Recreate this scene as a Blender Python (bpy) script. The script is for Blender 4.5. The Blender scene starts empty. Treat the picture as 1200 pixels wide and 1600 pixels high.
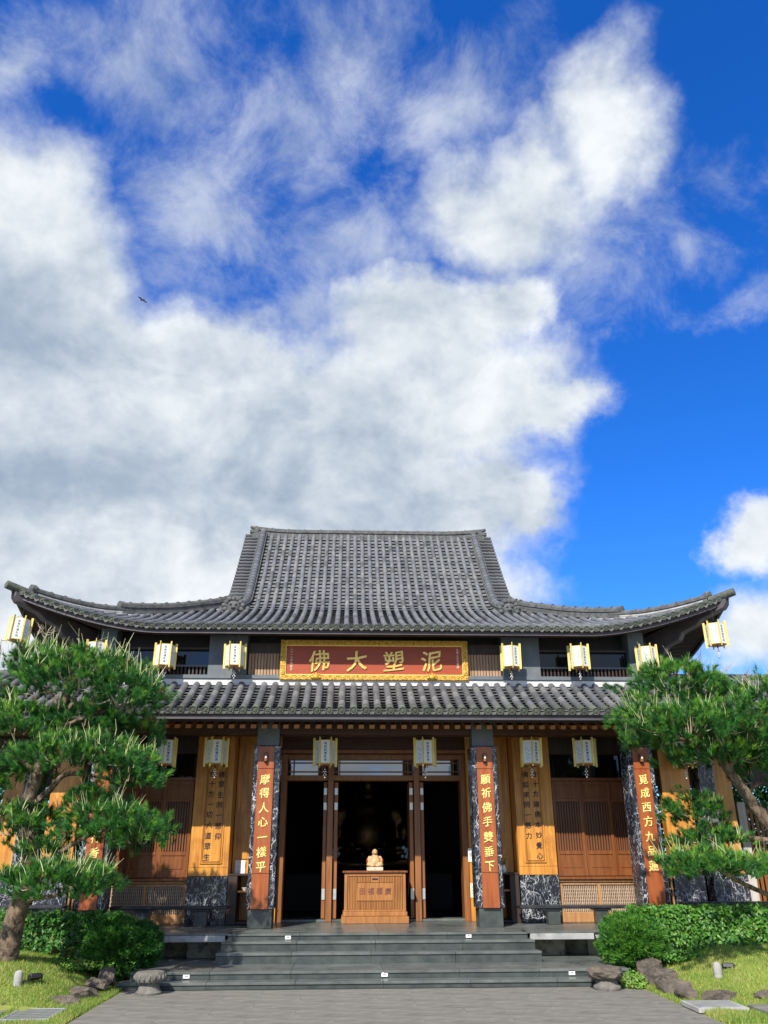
import bpy, bmesh, math, random
import numpy as np
from mathutils import Vector, Matrix, noise
random.seed(7); rng = np.random.default_rng(11)
R = math.radians
scene = bpy.context.scene
COL = scene.collection
PI = math.pi

# ------------------------------------------------------------------ camera
YAW, PITCH, ROLL = R(2.55), R(22.96), R(-0.2)
fw = Vector((math.sin(YAW)*math.cos(PITCH), math.cos(YAW)*math.cos(PITCH), math.sin(PITCH)))
rt = Vector((math.cos(YAW), -math.sin(YAW), 0)); up = rt.cross(fw)
rt2 = rt*math.cos(ROLL) + up*math.sin(ROLL); up2 = up*math.cos(ROLL) - rt*math.sin(ROLL)
cam = bpy.data.cameras.new('camera'); camo = bpy.data.objects.new('camera', cam); COL.objects.link(camo)
mw = Matrix((rt2, up2, -fw)).transposed().to_4x4(); mw.translation = Vector((-0.54, 0, 1.7))
camo.matrix_world = mw
cam.sensor_fit = 'VERTICAL'; cam.sensor_height = 36; cam.lens = 36*1287/1600
cam.clip_start = 0.1; cam.clip_end = 3000
scene.camera = camo

# ------------------------------------------------------------------ sun and sky
SUN_EL, SUN_AZ = 41.6, 22.5       # azimuth: degrees to the left of the facade normal, in front of the hall
to_sun = Vector((-math.sin(R(SUN_AZ))*math.cos(R(SUN_EL)), -math.cos(R(SUN_AZ))*math.cos(R(SUN_EL)), math.sin(R(SUN_EL))))
sl = bpy.data.lights.new('sun', 'SUN'); sl.energy = 5.0; sl.angle = R(0.5); sl.color = (1.0, 0.93, 0.82)
so = bpy.data.objects.new('sun', sl); COL.objects.link(so)
so.rotation_euler = to_sun.to_track_quat('Z', 'Y').to_euler(); so.location = (-8, -10, 30)
scene.view_settings.view_transform = 'Standard'; scene.view_settings.look = 'None'
scene.view_settings.exposure = 0.45; scene.view_settings.gamma = 1.0
scene.view_settings.use_curve_mapping = False

class NB:
    """tiny node-tree builder"""
    def __init__(s, nt): s.nt = nt; s.n = nt.nodes; s.l = nt.links
    def new(s, t, **kw):
        nd = s.n.new(t)
        for k, v in kw.items(): setattr(nd, k, v)
        return nd
    def put(s, sock, v):
        if isinstance(v, bpy.types.NodeSocket): s.l.new(v, sock)
        elif v is not None:
            try: sock.default_value = v
            except Exception: sock.default_value = (*v, 1.0)
    def math(s, op, a, b=None, c=None, clamp=False):
        nd = s.new('ShaderNodeMath', operation=op, use_clamp=clamp)
        for i, v in enumerate((a, b, c)):
            if v is not None: s.put(nd.inputs[i], v)
        return nd.outputs[0]
    def vmath(s, op, a, b=None, c=None):
        nd = s.new('ShaderNodeVectorMath', operation=op)
        for i, v in enumerate((a, b, c)):
            if v is not None: s.put(nd.inputs[i], v)
        return nd.outputs[1] if op in ('LENGTH', 'DOT_PRODUCT', 'DISTANCE') else nd.outputs[0]
    def noise(s, vec, scale, detail=4, rough=0.5, dist=0.0, col=False):
        nd = s.new('ShaderNodeTexNoise'); s.put(nd.inputs['Vector'], vec)
        nd.inputs['Scale'].default_value = scale; nd.inputs['Detail'].default_value = detail
        nd.inputs['Roughness'].default_value = rough; nd.inputs['Distortion'].default_value = dist
        return nd.outputs['Color' if col else 'Fac']
    def ramp(s, fac, stops):
        nd = s.new('ShaderNodeValToRGB'); s.put(nd.inputs[0], fac)
        cr = nd.color_ramp
        while len(cr.elements) < len(stops): cr.elements.new(0.5)
        for e, (p, c) in zip(cr.elements, stops):
            e.position = p; e.color = c if len(c) == 4 else (*c, 1)
        return nd.outputs[0]
    def mix(s, f, a, b, mode='MIX'):
        nd = s.new('ShaderNodeMix', data_type='RGBA', blend_type=mode)
        s.put(nd.inputs[0], f); s.put(nd.inputs[6], a); s.put(nd.inputs[7], b)
        return nd.outputs[2]
    def smooth(s, v, lo, hi):
        nd = s.new('ShaderNodeMapRange', interpolation_type='SMOOTHSTEP')
        s.put(nd.inputs[0], v); nd.inputs[1].default_value = lo; nd.inputs[2].default_value = hi
        return nd.outputs[0]
    def mapping(s, vec, scale=(1, 1, 1), rot=(0, 0, 0), loc=(0, 0, 0)):
        nd = s.new('ShaderNodeMapping'); s.put(nd.inputs[0], vec)
        nd.inputs['Scale'].default_value = scale; nd.inputs['Rotation'].default_value = rot; nd.inputs['Location'].default_value = loc
        return nd.outputs[0]

world = bpy.data.worlds.new('World'); scene.world = world; world.use_nodes = True
b = NB(world.node_tree); b.n.clear()
SKY_STRENGTH = 0.1
sky = b.new('ShaderNodeTexSky', sky_type='NISHITA')
sky.sun_disc = False; sky.sun_elevation = R(SUN_EL); sky.sun_rotation = R(180+SUN_AZ)
sky.air_density = 1.0; sky.dust_density = 0.7; sky.ozone_density = 3.0; sky.altitude = 100
tc = b.new('ShaderNodeTexCoord')
dvec = b.vmath('NORMALIZE', tc.outputs['Generated'])
sep = b.new('ShaderNodeSeparateXYZ'); b.l.new(dvec, sep.inputs[0])
az = b.math('MULTIPLY', b.math('ARCTAN2', sep.outputs[0], sep.outputs[1]), 180/PI)
el = b.math('MULTIPLY', b.math('ARCSINE', sep.outputs[2]), 180/PI)
cmb = b.new('ShaderNodeCombineXYZ'); b.l.new(az, cmb.inputs[0]); b.l.new(el, cmb.inputs[1])
# clouds: masses given as (azimuth, elevation, half width, half height, density) in degrees
n_warp = b.noise(dvec, 4.5, 12, 0.62, 0.0, True)
wv = b.vmath('MULTIPLY', b.vmath('SUBTRACT', n_warp, (0.5, 0.5, 0.5)), (14, 9, 0))
P = b.vmath('ADD', cmb.outputs[0], wv)
P.node.label = 'warped'
SOLID = [(-25.8,36.0,7.3,5.6,1),(-20.7,31.4,10.6,5.2,1),(-11.4,33.4,6.9,3.9,1),(-9.9,28.6,10.5,5.6,1),(-19.9,24.0,10.9,6.2,1),(0.6,25.6,11.7,5.3,1),(7.7,31.2,9.6,4.3,1),(5.3,35.2,7.4,3.4,1),(11.8,37.0,3.4,2.3,.9),(15.7,30.2,4.4,1.9,1),(11.0,24.0,3.6,2.8,.9),(-5.5,21.5,15.1,4.0,1),(-20,17.5,14,6,1),(-3,17.5,13,4.5,1),(3,18.5,9,4,.9),(7.5,21.5,4.5,3.2,.9),(23.4,46.2,4.4,2.9,.50),(12.8,42.1,6.2,2.9,.58),(21.8,44.6,4.2,2.6,.5),(16.8,44.2,4.2,2.4,.46),(28.0,19.6,2.9,2.4,1),(-27.9,26.6,7.6,11.4,1),(27.7,13.4,3.4,2.0,.5)]
THIN = [(-21.1,49.4,8.5,2.9,.55),(-1.1,51.5,7.5,4.8,.6),(-29.9,47.1,1.8,2.2,.7),(-14.0,41.8,7.8,3.1,.6),(-27.1,41.0,4.0,3.9,.7),(1.5,40.6,5.0,2.8,.5),(8.7,48.5,7.2,3.2,.45),(-6.4,48.4,8.3,4.3,.5),(27.2,37.9,1.8,1.7,.45),(29.6,33.8,2.2,.7,.36),(25.4,40.6,4.0,2.4,.3),(17.8,39.2,4.4,2.6,.38),(-13.5,51.8,11.7,2.3,.35),(-3.8,36.8,2.7,1.7,.5),(.5,30.9,4.1,2.6,.8)]
GREY = [(-25.0,32.5,9.2,3.1,1),(-18.6,24.2,14.0,3.1,1),(.6,27.8,8.5,3.0,.65),(8.3,22.8,10.4,2.0,.5),(-6.1,23.2,8.5,2.6,.55),(3.6,32.2,6.7,2.0,.3),(-12.1,26.7,9.3,2.6,.6)]
def field(lst, grow=1.0, k=0.25):
    acc = None
    for a, e, ra, re, w in lst:
        ra *= grow; re *= grow
        v = b.vmath('MULTIPLY_ADD', P, (1/ra, 1/re, 0), (-a/ra, -e/re, 0))
        f = b.math('MULTIPLY', b.math('SUBTRACT', 1.0, b.vmath('LENGTH', v)), w)
        acc = f if acc is None else b.math('SMOOTH_MAX', acc, f, k)
    return acc
fine = b.noise(dvec, 7.0, 15, 0.62, 0.2)
sun_d = b.vmath('ADD', dvec, tuple(0.045*c for c in (Vector((-0.55, 0.0, 0.83)))))
fine2 = b.noise(sun_d, 7.0, 10, 0.62, 0.2)
billow = b.math('MULTIPLY', b.math('SUBTRACT', fine, fine2), 2.4)
big = b.noise(dvec, 3.2, 5, 0.5)
def puff(vec, sc):
    w_ = b.vmath('ADD', vec, b.vmath('MULTIPLY', b.vmath('SUBTRACT', b.noise(vec, sc*1.3, 4, 0.6, 0, True), (0.5, 0.5, 0.5)), (0.10, 0.10, 0.10)))
    vo = b.new('ShaderNodeTexVoronoi', feature='F1'); b.l.new(w_, vo.inputs['Vector'])
    vo.inputs['Scale'].default_value = sc; vo.inputs['Detail'].default_value = 2.0; vo.inputs['Roughness'].default_value = 0.5
    vo.inputs['Lacunarity'].default_value = 2.3; vo.normalize = True
    return b.math('SUBTRACT', 1.0, vo.outputs['Distance'])
pf = puff(dvec, 9.0); pf2 = puff(sun_d, 9.0)
puffd = b.math('MULTIPLY', b.math('SUBTRACT', pf, pf2), 1.8)
fs = b.math('ADD', b.math('MULTIPLY', b.math('SUBTRACT', fine, 0.5), 0.75), b.math('MULTIPLY', b.math('SUBTRACT', pf, 0.62), 0.75)); bs = b.math('SUBTRACT', big, 0.5)
# away from the photographed quarter of the sky the same broken cover goes on at random
vm = b.vmath('LENGTH', b.vmath('MULTIPLY_ADD', cmb.outputs[0], (1/38, 1/52, 0), (-1/38, -22/52, 0)))
out_f = b.math('SUBTRACT', b.math('MULTIPLY', b.smooth(vm, 0.95, 1.25), 1.0), 0.85)
out_f = b.math('ADD', out_f, b.math('MULTIPLY', bs, 1.6))
S = b.math('SMOOTH_MAX', field(SOLID, 1.22), out_f, 0.1)
S = b.math('ADD', S, b.math('MULTIPLY', fs, 1.05))
a_solid = b.smooth(S, -0.15, 0.46)
T = b.math('ADD', field(THIN, 1.45, 0.2), b.math('MULTIPLY', b.math('SUBTRACT', b.noise(b.mapping(dvec, (1, 1, 1), (0.0, 0.5, 0.4)), 8.0, 15, 0.68, 0.3), 0.5), 2.0))
a_thin = b.math('MULTIPLY', b.smooth(T, -0.12, 0.85), 0.66)
alpha = b.math('MAXIMUM', a_solid, a_thin)
G = b.math('ADD', b.math('MAXIMUM', field(GREY, 1.75, 0.35), b.math('MULTIPLY', b.smooth(vm, 0.95, 1.25), 0.25)), b.math('MULTIPLY', fs, 0.9))
mid = b.noise(b.mapping(dvec, (1, 1, 1.7)), 6.5, 8, 0.6, 0.4)
G = b.math('ADD', G, b.math('MULTIPLY', b.math('SUBTRACT', mid, 0.5), 1.5))
G = b.math('SUBTRACT', b.math('SUBTRACT', G, b.math('MULTIPLY', billow, 0.7)), puffd)
gre = b.math('ADD', b.math('MULTIPLY', b.smooth(G, -0.7, 1.3), 0.92), b.math('MULTIPLY', b.math('SUBTRACT', mid, 0.5), 0.5), None, True)
W = 1.0/SKY_STRENGTH
cloud = b.mix(gre, (0.68*W, 0.715*W, 0.74*W, 1), (0.235*W, 0.305*W, 0.405*W, 1))
hs = b.new('ShaderNodeHueSaturation'); hs.inputs['Saturation'].default_value = 1.35; hs.inputs['Value'].default_value = 1.0
b.l.new(sky.outputs[0], hs.inputs['Color'])
skyc = b.mix(1.0, hs.outputs[0], (0.70, 1.10, 1.75, 1), 'MULTIPLY')
final = b.mix(alpha, skyc, cloud)
bg = b.new('ShaderNodeBackground'); b.l.new(final, bg.inputs[0]); bg.inputs[1].default_value = SKY_STRENGTH
wo = b.new('ShaderNodeOutputWorld'); b.l.new(bg.outputs[0], wo.inputs[0])

# ------------------------------------------------------------------ materials
def mat(name, c1, c2=None, rough=0.6, scale=6.0, stretch=(1, 1, 1), detail=5, bump=0.0, bscale=None, spec=0.5, metal=0.0, rand=0.0, lo=0.3, hi=0.7, rough2=None, coat=0.0, nrough=0.55, extra=None, transl=0.0):
    m = bpy.data.materials.new(name); m.use_nodes = True
    k = NB(m.node_tree); pr = k.n['Principled BSDF']
    t = k.new('ShaderNodeTexCoord'); vec = k.mapping(t.outputs['Object'], stretch)
    fac = k.noise(vec, scale, detail, nrough)
    col = k.ramp(fac, [(lo, c1), (hi, c2 or c1)])
    if extra: col = extra(k, t, vec, col)
    if rand:
        oi = k.new('ShaderNodeObjectInfo')
        v = k.math('MULTIPLY_ADD', oi.outputs['Random'], 2*rand, 1-rand)
        h = k.new('ShaderNodeHueSaturation'); k.l.new(v, h.inputs['Value']); k.l.new(col, h.inputs['Color']); col = h.outputs[0]
    k.l.new(col, pr.inputs['Base Color'])
    pr.inputs['Roughness'].default_value = rough
    if rough2 is not None: k.l.new(k.ramp(fac, [(lo, (rough,)*3), (hi, (rough2,)*3)]), pr.inputs['Roughness'])
    pr.inputs['Metallic'].default_value = metal
    pr.inputs['Specular IOR Level'].default_value = spec
    if coat: pr.inputs['Coat Weight'].default_value = coat; pr.inputs['Coat Roughness'].default_value = 0.12
    if bump:
        bp = k.new('ShaderNodeBump'); bp.inputs['Strength'].default_value = bump; bp.inputs['Distance'].default_value = 0.02
        k.l.new(k.noise(vec, bscale or scale*3, 6, 0.6), bp.inputs['Height']); k.l.new(bp.outputs[0], pr.inputs['Normal'])
    if transl:
        tr = k.new('ShaderNodeBsdfTranslucent'); k.l.new(col, tr.inputs[0])
        ms = k.new('ShaderNodeMixShader'); ms.inputs[0].default_value = transl
        k.l.new(pr.outputs[0], ms.inputs[1]); k.l.new(tr.outputs[0], ms.inputs[2])
        k.l.new(ms.outputs[0], k.n['Material Output'].inputs[0])
    return m

def speckle(amount, c, sc=60, th=0.62):
    def f(k, t, vec, col):
        n = k.smooth(k.noise(t.outputs['Object'], sc, 3, 0.6), th, th+0.1)
        return k.mix(k.math('MULTIPLY', n, amount), col, (*c, 1))
    return f
def moss(c, sc=5, lo=0.5, hi=0.62, amt=0.8):
    def f(k, t, vec, col):
        n = k.smooth(k.noise(t.outputs['Object'], sc, 8, 0.65), lo, hi)
        return k.mix(k.math('MULTIPLY', n, amt), col, (*c, 1))
    return f
def veins(k, t, vec, col):
    w = k.noise(t.outputs['Object'], 2.5, 4, 0.6, 0, True)
    v2 = k.vmath('ADD', k.mapping(t.outputs['Object'], (2.0, 1, 0.75), (0, 0.65, 0)), k.vmath('MULTIPLY', w, (0.55, 0.55, 0.55)))
    acc = None
    for sc, wd, msk in ((3.0, 0.03, 0.40), (7.5, 0.04, 0.46), (17.0, 0.055, 0.51)):
        vo = k.new('ShaderNodeTexVoronoi', feature='DISTANCE_TO_EDGE'); k.l.new(v2, vo.inputs['Vector']); vo.inputs['Scale'].default_value = sc
        ln = k.math('SUBTRACT', 1.0, k.smooth(vo.outputs['Distance'], 0.0, wd))
        mk = k.smooth(k.noise(t.outputs['Object'], sc*0.9, 3, 0.6), msk, msk+0.12)
        ln = k.math('MULTIPLY', ln, mk)
        acc = ln if acc is None else k.math('MAXIMUM', acc, ln)
    return k.mix(acc, col, (0.52, 0.54, 0.56, 1))

M = {}
M['tile'] = mat('grey roof tile', (0.085, 0.09, 0.099), (0.15, 0.156, 0.168), 0.55, 3.0, rand=0.2, bump=0.15, bscale=40, extra=moss((0.05, 0.053, 0.05), 6, 0.5, 0.72, 0.6))
M['tile_b'] = mat('darker roof tile', (0.06, 0.064, 0.068), (0.115, 0.12, 0.128), 0.6, 4.0, bump=0.15, bscale=40, extra=moss((0.05, 0.055, 0.045), 7, 0.5, 0.7, 0.7))
M['tile_c'] = mat('paler roof tile', (0.12, 0.122, 0.125), (0.20, 0.2, 0.2), 0.6, 4.0, bump=0.15, bscale=40, extra=moss((0.06, 0.062, 0.055), 9, 0.54, 0.7, 0.7))
M['tile_old'] = mat('weathered roof tile', (0.065, 0.068, 0.066), (0.17, 0.172, 0.168), 0.7, 9.0, rand=0.12, bump=0.3, bscale=50, extra=moss((0.04, 0.043, 0.04), 14, 0.54, 0.68, 0.7))
M['tile_moss'] = mat('mossy tile end', (0.05, 0.063, 0.048), (0.135, 0.147, 0.118), 0.7, 14.0, rand=0.25, bump=0.3, bscale=60, extra=moss((0.035, 0.045, 0.025), 20, 0.5, 0.65, 0.7))
M['ridge'] = mat('weathered ridge tile', (0.045, 0.048, 0.048), (0.12, 0.124, 0.122), 0.75, 10.0, bump=0.4, bscale=40, extra=moss((0.26, 0.25, 0.2), 16, 0.6, 0.7, 0.5))
M['plaster'] = mat('white plaster', (0.5, 0.5, 0.49), (0.66, 0.66, 0.65), 0.8, 3.0, bump=0.1, extra=moss((0.3, 0.3, 0.28), 9, 0.6, 0.75, 0.7))
M['fascia'] = mat('painted dark fascia', (0.05, 0.043, 0.05), (0.085, 0.072, 0.08), 0.5, 5.0, (1, 1, 1))
M['wood_or'] = mat('honey wood', (0.40, 0.15, 0.022), (0.72, 0.335, 0.055), 0.42, 3.0, (6, 6, 0.5), 6, 0.06, coat=0.15, extra=moss((0.33, 0.12, 0.02), 2.2, 0.48, 0.68, 0.6))
M['wood_red'] = mat('red brown wood', (0.135, 0.042, 0.011), (0.235, 0.082, 0.024), 0.38, 3.0, (6, 6, 0.5), 6, 0.05, coat=0.15)
M['wood_br'] = mat('brown wood', (0.17, 0.06, 0.017), (0.30, 0.122, 0.036), 0.45, 3.0, (6, 6, 0.5), 6, 0.06)
M['wood_grille'] = mat('pale brown wood', (0.33, 0.16, 0.06), (0.52, 0.28, 0.12), 0.5, 3.0, (6, 6, 0.5), 6, 0.06)
M['wood_box'] = mat('box wood', (0.25, 0.095, 0.026), (0.41, 0.18, 0.052), 0.42, 4.0, (7, 7, 0.5), 6, 0.05)
M['wood_dk'] = mat('dark stained wood', (0.022, 0.013, 0.011), (0.05, 0.028, 0.02), 0.5, 3.0, (6, 6, 0.5), 5, 0.05)
M['wood_beam'] = mat('brown beam wood', (0.034, 0.011, 0.005), (0.07, 0.024, 0.010), 0.5, 3.0, (0.6, 6, 6), 5, 0.05)
M['board'] = mat('red lacquered board', (0.23, 0.054, 0.013), (0.37, 0.105, 0.027), 0.38, 3.0, (5, 5, 0.6), 6, 0.04, coat=0.1)
M['plank_pale'] = mat('lightened planks', (0.26, 0.155, 0.09), (0.44, 0.29, 0.19), 0.7, 4.0, (8, 8, 0.6))  # base colour lifted to brighten planks standing in the eave's shade
M['black'] = mat('black paint', (0.012, 0.012, 0.013), (0.02, 0.02, 0.022), 0.5)
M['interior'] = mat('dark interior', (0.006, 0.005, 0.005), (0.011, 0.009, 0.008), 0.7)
M['slate'] = mat('blue grey pillar paint', (0.085, 0.105, 0.12), (0.13, 0.15, 0.165), 0.55, 4.0, bump=0.05, extra=moss((0.06, 0.07, 0.08), 10, 0.55, 0.7, 0.5))
M['marble'] = mat('veined black marble', (0.008, 0.01, 0.016), (0.025, 0.03, 0.045), 0.22, 3.0, extra=veins)
M['granite'] = mat('dark green granite', (0.028, 0.036, 0.034), (0.07, 0.083, 0.078), 0.4, 5.0, bump=0.03, rough2=0.2, rand=0.1, extra=speckle(0.35, (0.2, 0.22, 0.21), 70))
M['granite_pol'] = mat('polished granite with sky tone', (0.068, 0.08, 0.075), (0.145, 0.16, 0.15), 0.22, 2.4, rough2=0.42, nrough=0.68, rand=0.1, extra=speckle(0.3, (0.13, 0.14, 0.135), 70))  # treads paler than risers: sky reflection put into the base colour
M['granite_lt'] = mat('stained grey granite', (0.24, 0.245, 0.24), (0.42, 0.42, 0.41), 0.6, 4.0, bump=0.1, extra=moss((0.09, 0.09, 0.08), 6, 0.5, 0.68, 0.6))
M['stone_wall'] = mat('mossy stone wall', (0.16, 0.15, 0.11), (0.34, 0.32, 0.24), 0.8, 5.0, bump=0.2, extra=moss((0.06, 0.06, 0.045), 6, 0.5, 0.64, 0.7))
M['paving'] = mat('grey paving', (0.10, 0.096, 0.083), (0.25, 0.24, 0.208), 0.8, 2.6, (1, 2.6, 1), 9, 0.12, 60, rand=0.025, nrough=0.68, extra=moss((0.12, 0.117, 0.105), 3.5, 0.5, 0.75, 0.6))
M['gravel'] = mat('pale gravel bounce ground', (0.26, 0.245, 0.21), (0.36, 0.34, 0.29), 0.95, 8.0, bump=0.3)  # ground made pale to bounce more light into the porch
M['soil'] = mat('dark soil', (0.03, 0.024, 0.016), (0.06, 0.05, 0.035), 0.95, 8.0, bump=0.4)
M['turf'] = mat('lawn turf', (0.13, 0.18, 0.03), (0.28, 0.30, 0.06), 0.9, 3.0, bump=0.4, bscale=60, extra=moss((0.26, 0.22, 0.09), 5, 0.55, 0.72, 0.6))
M['gold'] = mat('gold leaf', (0.70, 0.42, 0.09), (0.95, 0.66, 0.2), 0.35, 12.0, metal=0.55, bump=0.1)
M['gold_frame'] = mat('carved gold frame', (0.34, 0.18, 0.015), (0.72, 0.44, 0.07), 0.42, 22.0, metal=0.35, bump=0.5)
M['gold_dim'] = mat('darkened gilding', (0.028, 0.016, 0.004), (0.07, 0.04, 0.011), 0.3, 6.0, metal=0.8)  # gold kept near black: the hall's darkness put into its colour
M['gold_paint'] = mat('gold paint lettering', (0.80, 0.62, 0.16), (0.92, 0.78, 0.30), 0.4, 12.0, metal=0.1)
M['plaque'] = mat('red plaque lacquer', (0.26, 0.036, 0.007), (0.34, 0.054, 0.010), 0.5, 2.0, (1, 4, 4))
M['pale_ink'] = mat('pale lettering', (0.75, 0.62, 0.5), None, 0.5)
M['ink'] = mat('black ink', (0.012, 0.012, 0.014), None, 0.6)
M['carved'] = mat('carved letter shade', (0.13, 0.04, 0.018), (0.2, 0.07, 0.03), 0.6, 20)
M['paper'] = mat('lantern paper', (0.76, 0.79, 0.80), (0.84, 0.86, 0.86), 0.7, 5.0, transl=0.25)
M['paint_wash'] = mat('pale blue ink wash', (0.36, 0.50, 0.56), (0.5, 0.62, 0.66), 0.7, 9)
M['yellow'] = mat('yellow lantern wood', (0.56, 0.42, 0.09), (0.76, 0.62, 0.2), 0.5, 5.0, (6, 6, 1), rand=0.08)
M['bead'] = mat('white beads', (0.75, 0.73, 0.68), None, 0.3)
M['rust'] = mat('dark red bead', (0.12, 0.03, 0.02), None, 0.4)
M['steel'] = mat('brushed steel', (0.5, 0.52, 0.5), (0.62, 0.63, 0.6), 0.35, 10, metal=0.6)
M['white'] = mat('white card', (0.78, 0.78, 0.76), (0.82, 0.82, 0.8), 0.6, 3)
M['cream'] = mat('cream card', (0.74, 0.68, 0.48), (0.78, 0.72, 0.54), 0.6, 3)
M['print'] = mat('grey print', (0.3, 0.31, 0.32), None, 0.6)
M['porcelain'] = mat('painted clay figure', (0.42, 0.24, 0.105), (0.58, 0.38, 0.19), 0.5, 9, coat=0.1)
M['stone_pl'] = mat('cream stone plinth', (0.5, 0.43, 0.32), (0.6, 0.53, 0.41), 0.6, 8)
M['bark'] = mat('pine bark', (0.05, 0.034, 0.024), (0.24, 0.175, 0.118), 0.95, 14.0, (1, 1, 0.3), 10, 1.0, 26, extra=moss((0.04, 0.028, 0.02), 11, 0.5, 0.62, 0.8))
M['twig'] = mat('pale twig', (0.30, 0.25, 0.18), (0.42, 0.36, 0.27), 0.8, 9)
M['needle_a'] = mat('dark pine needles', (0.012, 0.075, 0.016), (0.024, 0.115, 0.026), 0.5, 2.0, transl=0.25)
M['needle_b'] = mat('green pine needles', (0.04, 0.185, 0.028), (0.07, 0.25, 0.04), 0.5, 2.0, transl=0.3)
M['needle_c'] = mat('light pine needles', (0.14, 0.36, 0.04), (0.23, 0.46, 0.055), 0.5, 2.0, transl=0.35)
M['needle_d'] = mat('dead pine needles', (0.16, 0.085, 0.03), (0.26, 0.15, 0.06), 0.7, 2.0)
M['candle'] = mat('pine candles', (0.42, 0.46, 0.2), (0.6, 0.62, 0.34), 0.7, 9)
M['leaf_a'] = mat('hedge leaf', (0.03, 0.12, 0.014), (0.055, 0.19, 0.024), 0.45, 3.0, transl=0.25)
M['leaf_b'] = mat('bright hedge leaf', (0.10, 0.28, 0.03), (0.16, 0.36, 0.05), 0.45, 3.0, transl=0.35)
M['leaf_y'] = mat('yellowing leaf', (0.42, 0.36, 0.06), (0.5, 0.42, 0.1), 0.4, 3.0, transl=0.3)
M['fine_a'] = mat('dark conifer spray', (0.018, 0.10, 0.014), (0.036, 0.15, 0.022), 0.55, 3.0, transl=0.2)
M['fine_b'] = mat('bright conifer spray', (0.085, 0.26, 0.025), (0.14, 0.34, 0.04), 0.5, 3.0, transl=0.3)
M['grass_a'] = mat('grass blade', (0.135, 0.225, 0.028), (0.255, 0.34, 0.055), 0.6, 1.2, transl=0.35)
M['grass_b'] = mat('straw blade', (0.44, 0.42, 0.12), (0.58, 0.52, 0.2), 0.7, 1.2, transl=0.3)
M['petal'] = mat('red petals', (0.55, 0.02, 0.035), (0.75, 0.05, 0.07), 0.5, 5, transl=0.3)
M['rock'] = mat('garden rock', (0.035, 0.03, 0.025), (0.19, 0.155, 0.12), 0.95, 6.0, (1, 1, 1.6), 10, 1.0, 18, nrough=0.7, extra=moss((0.13, 0.15, 0.05), 4, 0.6, 0.7, 0.5))
M['stone'] = mat('carved stool stone', (0.09, 0.085, 0.075), (0.21, 0.195, 0.17), 0.9, 8.0, bump=0.6, bscale=30, nrough=0.7)
M['concrete'] = mat('weathered concrete', (0.28, 0.28, 0.26), (0.42, 0.41, 0.38), 0.85, 5, bump=0.2)
M['grate'] = mat('dull grate steel', (0.13, 0.14, 0.14), (0.22, 0.23, 0.23), 0.5, 6, metal=0.3)
M['grille'] = mat('pale grille wood', (0.38, 0.27, 0.18), (0.54, 0.41, 0.29), 0.6, 4, (6, 6, 0.6))
M['plate'] = mat('grey metal plate', (0.28, 0.30, 0.31), (0.4, 0.41, 0.42), 0.45, 6, metal=0.3)
M['wood_fence'] = mat('grey timber post', (0.42, 0.40, 0.36), (0.58, 0.56, 0.52), 0.8, 4, (6, 6, 0.6))
M['bench'] = mat('black bench stone', (0.02, 0.021, 0.024), (0.04, 0.042, 0.046), 0.3, 5)
M['bird'] = mat('bird feathers', (0.012, 0.011, 0.01), (0.025, 0.022, 0.02), 0.8)
def glass_mat():
    m = bpy.data.materials.new('window glass'); m.use_nodes = True; k = NB(m.node_tree); pr = k.n['Principled BSDF']
    pr.inputs['Base Color'].default_value = (0.02, 0.022, 0.024, 1); pr.inputs['Roughness'].default_value = 0.03
    gl = k.new('ShaderNodeBsdfGlossy'); gl.inputs['Roughness'].default_value = 0.04; gl.inputs['Color'].default_value = (0.9, 0.92, 0.95, 1)
    ms = k.new('ShaderNodeMixShader'); ms.inputs[0].default_value = 0.27
    k.l.new(pr.outputs[0], ms.inputs[1]); k.l.new(gl.outputs[0], ms.inputs[2]); k.l.new(ms.outputs[0], k.n['Material Output'].inputs[0])
    return m
M['glass'] = glass_mat()
def glass_dk():
    m = bpy.data.materials.new('dark window glass'); m.use_nodes = True; pr = m.node_tree.nodes['Principled BSDF']
    pr.inputs['Base Color'].default_value = (0.006, 0.007, 0.008, 1); pr.inputs['Roughness'].default_value = 0.04
    return m
M['glass_dk'] = glass_dk()

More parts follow.
